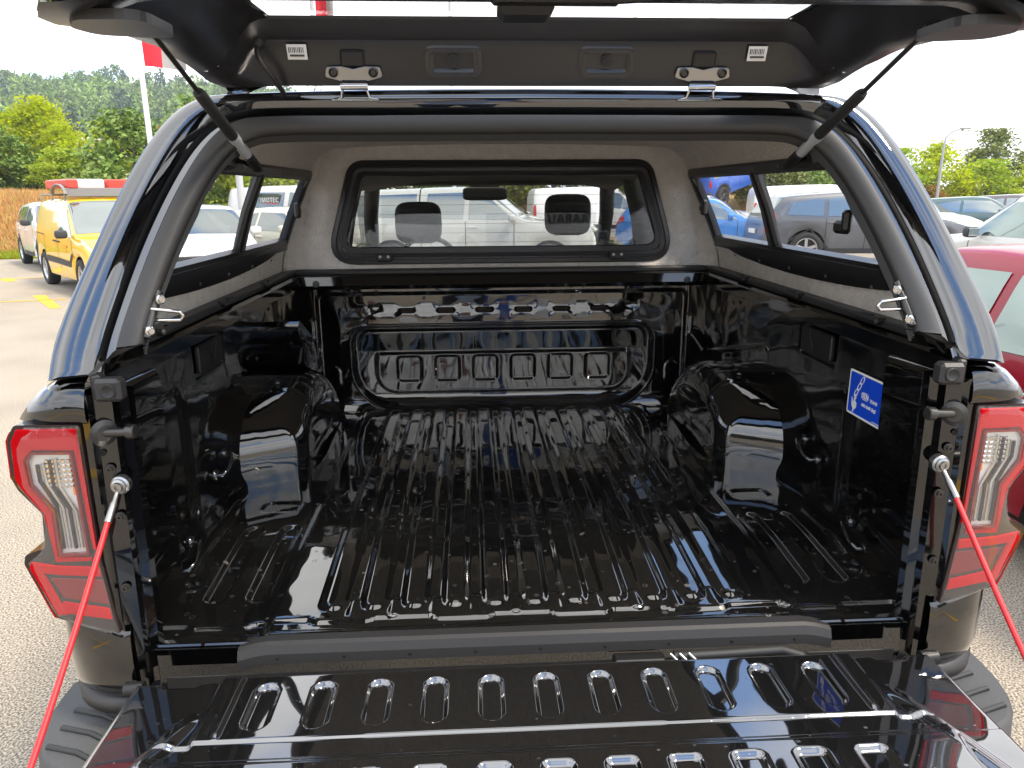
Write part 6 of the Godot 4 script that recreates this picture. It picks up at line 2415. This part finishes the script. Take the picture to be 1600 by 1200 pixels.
		add_child(o)
		tag(o, ["golden dry grass on the bank behind the white and yellow vehicles", "short green grass along the foot of the dry bank"][k], "grass")
	# trees behind the viewer, mirrored in the panes
	for k in 9:
		var x := -46.0 + 8.0 * k
		tree.call("dark tree standing behind the viewer, mirrored in the truck's panes", "trees behind the viewer", x, 52.0 + 4.0 * sin(k * 2.0), crowns[k % 4], "leaf_dark", Vector3(2.2, 1.5 + 0.3 * sin(k * 1.9), 2.0), 0.0, k)

# ------------------------------------------------------------------ poles, flags, signs, the hall
func pole(called: String, label: String, at: Vector3, h: float, r: float) -> Node3D:
	var t := thing(called, label, "flagpole", at, 0.0, "")
	var m := MB.new()
	m.tube([Vector3.ZERO, Vector3(0, h * 0.5, 0), Vector3(0, h, 0)], [r, r * 0.85, r * 0.6], 14)
	put("mast", m.done(), M.pole_white, t)
	m = MB.new()
	m.lathe([Vector2(r * 2.2, 0.0), Vector2(r * 2.2, 0.05), Vector2(r * 1.2, 0.14), Vector2(r * 1.02, 0.3)], Vector3.ZERO, Vector3.UP, 14, true)
	put("foot", m.done(), M.pole_white, t)
	return t

func banner(t: Node3D, y0: float, y1: float, w: float, split: float) -> void:
	# upright flag, red by the mast and white outside, hanging in soft folds
	var fold := func(u: float, y: float) -> Vector3: return Vector3(0.10 + w * u, y - 0.10 * u, 0.10 * sin(u * 6.0 + y * 1.3) * (0.3 + u))
	for q in [["red_panel", "flag_red", 0.0, split], ["white_panel", "flag_white", split, 1.0]]:
		var m := MB.new()
		m.smooth()
		m.grid(10, 14, func(u: float, v: float) -> Vector3: return fold.call(lerpf(q[2], q[3], u), lerpf(y0, y1, v)))
		put(q[0], m.done(), M[q[1]], t)
	for y in [y0 + 0.02, (y0 + y1) * 0.5, y1 - 0.02]:
		var m := MB.new()
		m.tube([Vector3(0.0, y, 0.0), Vector3(0.11, y, 0.0)], 0.012, 6)
		put("clip", m.done(), M.pole_white, t)

func build_poles_and_signs() -> void:
	var t := pole("flagpole", "white flagpole left of the canopy carrying a red and white flag", Vector3(-8.36, 0, -19.1), 9.0, 0.075)
	banner(t, 4.90, 8.3, 1.02, 0.44)
	pole("flagpole", "white flagpole seen through the left canopy window", Vector3(-6.4, 0, -19.8), 9.0, 0.10)
	t = pole("flagpole", "white flagpole with a red flag seen through the hatch glass", Vector3(-4.45, 0, -21.5), 9.0, 0.075)
	banner(t, 4.9, 8.3, 0.5, 0.6)
	pole("flagpole", "bare white flagpole seen through the middle of the hatch glass", Vector3(-0.6, 0, -21.5), 9.0, 0.06)
	# street lamp beyond the trees on the right
	var l := thing("street_lamp", "grey street lamp with a curved arm above the trees on the right", "street lamp", Vector3(24.3, 0, -37.0))
	var m := MB.new()
	m.tube([Vector3.ZERO, Vector3(0, 3.9, 0), Vector3(0.05, 4.35, 0), Vector3(0.3, 4.62, 0), Vector3(0.75, 4.78, 0.05)], [0.09, 0.06, 0.05, 0.045, 0.04], 10)
	put("post", m.done(), M.steel_label, l)
	put("lamp_head", rounded_pad(Vector3(1.0, 4.80, 0.05), Vector3(0.62, 0.11, 0.24), 0.7), M.steel_label, l)
	# white hall behind the trees on the left
	var hall := thing("hall", "low white hall behind the trees left of the canopy", "building", Vector3(-18.0, 1.6, -62.0), 0.1)
	m = MB.new()
	m.box(Vector3(0, 2.0, 0), Vector3(26, 4.0, 9), 0.05)
	put("wall", m.done(), M.white_board, hall)
	m = MB.new()
	m.box(Vector3(0, 4.12, 0), Vector3(26.6, 0.24, 9.6), 0.05)
	put("roof", m.done(), M.white_board, hall)
	for k in 8:
		m = MB.new()
		m.box(Vector3(-11.0 + 3.1 * k, 2.3, 4.52), Vector3(1.9, 1.1, 0.06), 0.01)
		put("window", m.done(), M.car_glass, hall)
	# power lines high on the right
	for k in 4:
		m = MB.new()
		var pts := []
		for i in 13:
			var u := i / 12.0
			pts.append(Vector3(lerpf(-20.0, 90.0, u), 24.0 - 3.0 * sin(u * PI) + 1.2 * k, lerpf(-150.0, -50.0, u) + 1.5 * k))
		m.tube(pts, 0.02, 5)
		var w := put(numbered("power_line"), m.done(), M.print_dark, self)
		tag(w, "thin power line crossing the white sky on the right", "power line", "power lines on the right")
	# signs behind the viewer, mirrored in the front panes
	var s := thing("sign_pillar", "tall blue sign pillar behind the viewer, mirrored in the canopy's front window", "sign", Vector3(0.36, 0, 9.0))
	m = MB.new()
	m.box(Vector3(0, 2.4, 0), Vector3(0.42, 4.8, 0.25), 0.03)
	put("panel", m.done(), M.sign_blue, s)
	var w := put("lettering", words("GRÄUB", 0.075, true, 0.01), M.sticker_white, s, Vector3(0, 2.95, -0.132))
	w.basis = Basis(Vector3.UP, PI)
	s = thing("notice_board", "white notice board with dark lettering behind the viewer, mirrored in the canopy's front window", "sign", Vector3(1.32, 0, 9.0))
	m = MB.new()
	m.box(Vector3(0, 1.9, 0), Vector3(1.44, 2.9, 0.10), 0.02)
	put("panel", m.done(), M.white_board, s)
	m = MB.new()
	for x in [-0.6, 0.6]:
		m = MB.new()
		m.box(Vector3(x, 0.24, 0), Vector3(0.08, 0.48, 0.08), 0.01)
		put("leg", m.done(), M.steel_label, s)
	for q in [["AARAU", 0.17, Vector3(0.32, 2.98, -0.06)], ["SERVICE", 0.09, Vector3(0.35, 2.68, -0.06)], ["07.30", 0.13, Vector3(-0.42, 2.62, -0.06)], ["VERKAUF", 0.09, Vector3(0.35, 2.48, -0.06)]]:
		var e := put("lettering", words(q[0], q[1], true, 0.01), M.print_dark, s, q[2])
		e.basis = Basis(Vector3.UP, PI)

# ------------------------------------------------------------------ the photographer behind the lens, mirrored in the panes
func flesh(m: MB, bones: Array, cell: float, blend: float) -> void:
	# tapered capsules joined smoothly and meshed as surface nets; a bone is [a, b, ra, rb]
	var lo := Vector3.INF
	var hi := -Vector3.INF
	for b in bones:
		var r: float = maxf(b[2], b[3]) + blend + cell * 3.0
		lo = lo.min(b[0] - Vector3.ONE * r).min(b[1] - Vector3.ONE * r)
		hi = hi.max(b[0] + Vector3.ONE * r).max(b[1] + Vector3.ONE * r)
	var n := Vector3i(((hi - lo) / cell).ceil()) + Vector3i.ONE
	var f := PackedFloat32Array()
	f.resize(n.x * n.y * n.z)
	f.fill(1.0)
	for b in bones:
		var a: Vector3 = b[0]
		var d: Vector3 = b[1] - a
		var dd := maxf(d.length_squared(), 1e-9)
		var r: float = maxf(b[2], b[3]) + blend + cell * 2.0
		var p0 := Vector3i(((a.min(b[1]) - Vector3.ONE * r - lo) / cell).floor()).clamp(Vector3i.ZERO, n - Vector3i.ONE)
		var p1 := Vector3i(((a.max(b[1]) + Vector3.ONE * r - lo) / cell).ceil()).clamp(Vector3i.ZERO, n - Vector3i.ONE)
		for z in range(p0.z, p1.z + 1):
			for y in range(p0.y, p1.y + 1):
				for x in range(p0.x, p1.x + 1):
					var p := lo + Vector3(x, y, z) * cell
					var t := clampf((p - a).dot(d) / dd, 0.0, 1.0)
					var v := (p - a - d * t).length() - lerpf(b[2], b[3], t)
					var k := (z * n.y + y) * n.x + x
					var o := f[k]
					var h := maxf(blend - absf(v - o), 0.0) / blend
					f[k] = minf(v, o) - h * h * blend * 0.25
	var at := {}
	var sx := 1
	var sy := n.x
	var sz := n.x * n.y
	var corner := [0, sx, sy, sx + sy, sz, sx + sz, sy + sz, sx + sy + sz]
	for z in n.z - 1:
		for y in n.y - 1:
			for x in n.x - 1:
				var k := z * sz + y * sy + x
				var inside := 0
				for c in corner:
					if f[k + c] < 0.0:
						inside += 1
				if inside == 0 or inside == 8:
					continue
				var s := Vector3.ZERO
				var cnt := 0
				for i in 8:
					for bit in [1, 2, 4]:
						if i & bit == 0:
							var v0 := f[k + corner[i]]
							var v1 := f[k + corner[i | bit]]
							if (v0 < 0.0) != (v1 < 0.0):
								var t := v0 / (v0 - v1)
								var q0 := Vector3(i & 1, (i >> 1) & 1, (i >> 2) & 1)
								var q1 := Vector3((i | bit) & 1, ((i | bit) >> 1) & 1, ((i | bit) >> 2) & 1)
								s += q0.lerp(q1, t)
								cnt += 1
				at[k] = lo + (Vector3(x, y, z) + s / cnt) * cell
	m.smooth()
	for k in at:
		for ax in [[sx, sy, sz], [sy, sz, sx], [sz, sx, sy]]:
			var k2: int = k + ax[0]
			var u: int = k - ax[1]
			var w: int = k - ax[2]
			var uw: int = k - ax[1] - ax[2]
			if (f[k] < 0.0) != (f[k2] < 0.0) and at.has(u) and at.has(w) and at.has(uw):
				if f[k] < 0.0:
					m.quad(at[k], at[w], at[uw], at[u])
				else:
					m.quad(at[k], at[u], at[uw], at[w])

func build_photographer() -> void:
	var o := thing("person", "person in a light blue shirt holding up a phone, mirrored in the canopy's front window", "person", Vector3(-0.16, 0, 1.80))
	var V := func(x: float, y: float, z: float) -> Vector3: return Vector3(x, y, z)
	var head: Vector3 = V.call(0.0, 1.80, -0.11)
	var ph: Vector3 = V.call(0.10, 1.735, -0.555)
	var hl: Vector3 = ph + Vector3(-0.088, -0.01, 0.03)
	var hr: Vector3 = ph + Vector3(0.088, -0.01, 0.03)
	var arms := [[V.call(-0.20, 1.55, 0.02), V.call(-0.30, 1.36, -0.18), 0.055, 0.045], [V.call(-0.30, 1.36, -0.18), hl + Vector3(-0.02, -0.06, 0.04), 0.043, 0.030], [V.call(0.20, 1.55, 0.02), V.call(0.32, 1.36, -0.18), 0.055, 0.045], [V.call(0.32, 1.36, -0.18), hr + Vector3(0.02, -0.06, 0.04), 0.043, 0.030]]
	var torso := [[V.call(-0.09, 1.50, 0.0), V.call(0.09, 1.50, 0.0), 0.12, 0.12], [V.call(-0.13, 1.54, 0.01), V.call(0.13, 1.54, 0.01), 0.07, 0.07], [V.call(0, 1.48, 0.0), V.call(0, 1.12, 0.0), 0.145, 0.13], [V.call(-0.07, 1.02, 0.0), V.call(0.07, 1.02, 0.0), 0.12, 0.12]]
	var legs := []
	for s in [-1.0, 1.0]:
		legs += [[V.call(s * 0.09, 1.00, 0.0), V.call(s * 0.11, 0.54, -0.01), 0.088, 0.058], [V.call(s * 0.11, 0.54, -0.01), V.call(s * 0.12, 0.10, 0.02), 0.056, 0.040]]
	var neck := [[V.call(0, 1.56, 0.0), V.call(0, 1.72, -0.06), 0.058, 0.052]]
	var m := MB.new()
	flesh(m, arms + torso + legs + neck, 0.022, 0.05)
	# head with brow, nose, jaw, ears
	var hd := [[head + Vector3(0, 0.035, 0.015), head + Vector3(0, 0.03, -0.01), 0.088, 0.085], [head + Vector3(0, -0.02, -0.03), head + Vector3(0, -0.085, -0.055), 0.066, 0.042], [head + Vector3(-0.035, 0.022, -0.072), head + Vector3(0.035, 0.022, -0.072), 0.017, 0.017], [head + Vector3(0, 0.015, -0.085), head + Vector3(0, -0.028, -0.108), 0.009, 0.013], [head + Vector3(-0.018, -0.065, -0.088), head + Vector3(0.018, -0.065, -0.088), 0.010, 0.010]]
	for s in [-1.0, 1.0]:
		hd.append([head + Vector3(s * 0.084, 0.012, 0.01), head + Vector3(s * 0.086, -0.03, 0.0), 0.016, 0.011])
	flesh(m, hd, 0.006, 0.02)
	# hands round the phone
	for s in [-1.0, 1.0]:
		var h: Vector3 = hl if s < 0 else hr
		var bones := [[h + Vector3(s * 0.012, -0.055, 0.03), h + Vector3(s * 0.006, 0.0, 0.012), 0.026, 0.024], [h + Vector3(s * 0.01, -0.03, 0.02), h + Vector3(s * 0.0, 0.03, 0.012), 0.020, 0.018]]
		for k in 4:
			var y := 0.032 - 0.019 * k
			var l: float = [0.9, 1.0, 0.95, 0.78][k]
			var a := h + Vector3(s * 0.008, y, 0.006)
			var b := a + Vector3(s * 0.010, 0.0, -0.026) * l
			var c := b + Vector3(-s * 0.026, 0.0, -0.008) * l
			bones += [[a, b, 0.010, 0.009], [b, c, 0.009, 0.0075]]
		var t0 := h + Vector3(s * 0.004, -0.025, 0.018)
		bones += [[t0, t0 + Vector3(-s * 0.03, 0.018, 0.012), 0.012, 0.010], [t0 + Vector3(-s * 0.03, 0.018, 0.012), t0 + Vector3(-s * 0.052, 0.026, 0.004), 0.010, 0.008]]
		flesh(m, bones, 0.005, 0.008)
	put("body", m.done(), M.skin, o)
	m = MB.new()
	var shirt := []
	for b in torso:
		shirt.append([b[0], b[1], b[2] + 0.012, b[3] + 0.012])
	for i in [0, 2]:
		var b: Array = arms[i]
		shirt.append([b[0], b[0].lerp(b[1], 0.86), b[2] + 0.016, b[3] + 0.018])
	flesh(m, shirt, 0.022, 0.05)
	put("shirt", m.done(), M.shirt, o)
	m = MB.new()
	var tr := [[V.call(-0.07, 1.0, 0.0), V.call(0.07, 1.0, 0.0), 0.136, 0.136]]
	for b in legs:
		tr.append([b[0], b[1], b[2] + 0.014, b[3] + 0.022])
	flesh(m, tr, 0.024, 0.04)
	put("trousers", m.done(), M.trousers, o)
	for s in [-1.0, 1.0]:
		m = MB.new()
		flesh(m, [[V.call(s * 0.12, 0.055, 0.05), V.call(s * 0.13, 0.045, -0.15), 0.05, 0.042]], 0.014, 0.02)
		put("shoe", m.done(), M.print_dark, o)
		put("eye", rounded_pad(head + Vector3(s * 0.032, 0.002, -0.076), Vector3(0.026, 0.016, 0.016), 1.0), M.print_dark, o)
		m = MB.new()
		m.tube([head + Vector3(s * 0.014, 0.022, -0.093), head + Vector3(s * 0.034, 0.028, -0.090), head + Vector3(s * 0.054, 0.02, -0.076)], 0.0045, 6)
		put("eyebrow", m.done(), M.hair, o)
	m = MB.new()
	flesh(m, [[head + Vector3(0, 0.062, 0.03), head + Vector3(0, 0.072, -0.015), 0.082, 0.074], [head + Vector3(0, 0.0, 0.05), head + Vector3(0, 0.05, 0.045), 0.062, 0.072]], 0.008, 0.02)
	put("hair", m.done(), M.hair, o)
	m = MB.new()
	m.box(ph, Vector3(0.155, 0.076, 0.008), 0.004)
	var p := thing("phone", "dark phone held up by the photographer", "phone", Vector3(-0.16, 0, 1.80))
	put("case", m.done(), M.print_dark, p)
	m = MB.new()
	m.box(ph + Vector3(0, 0, 0.0045), Vector3(0.147, 0.068, 0.001), 0.0)
	put("screen", m.done(), M.car_glass, p)
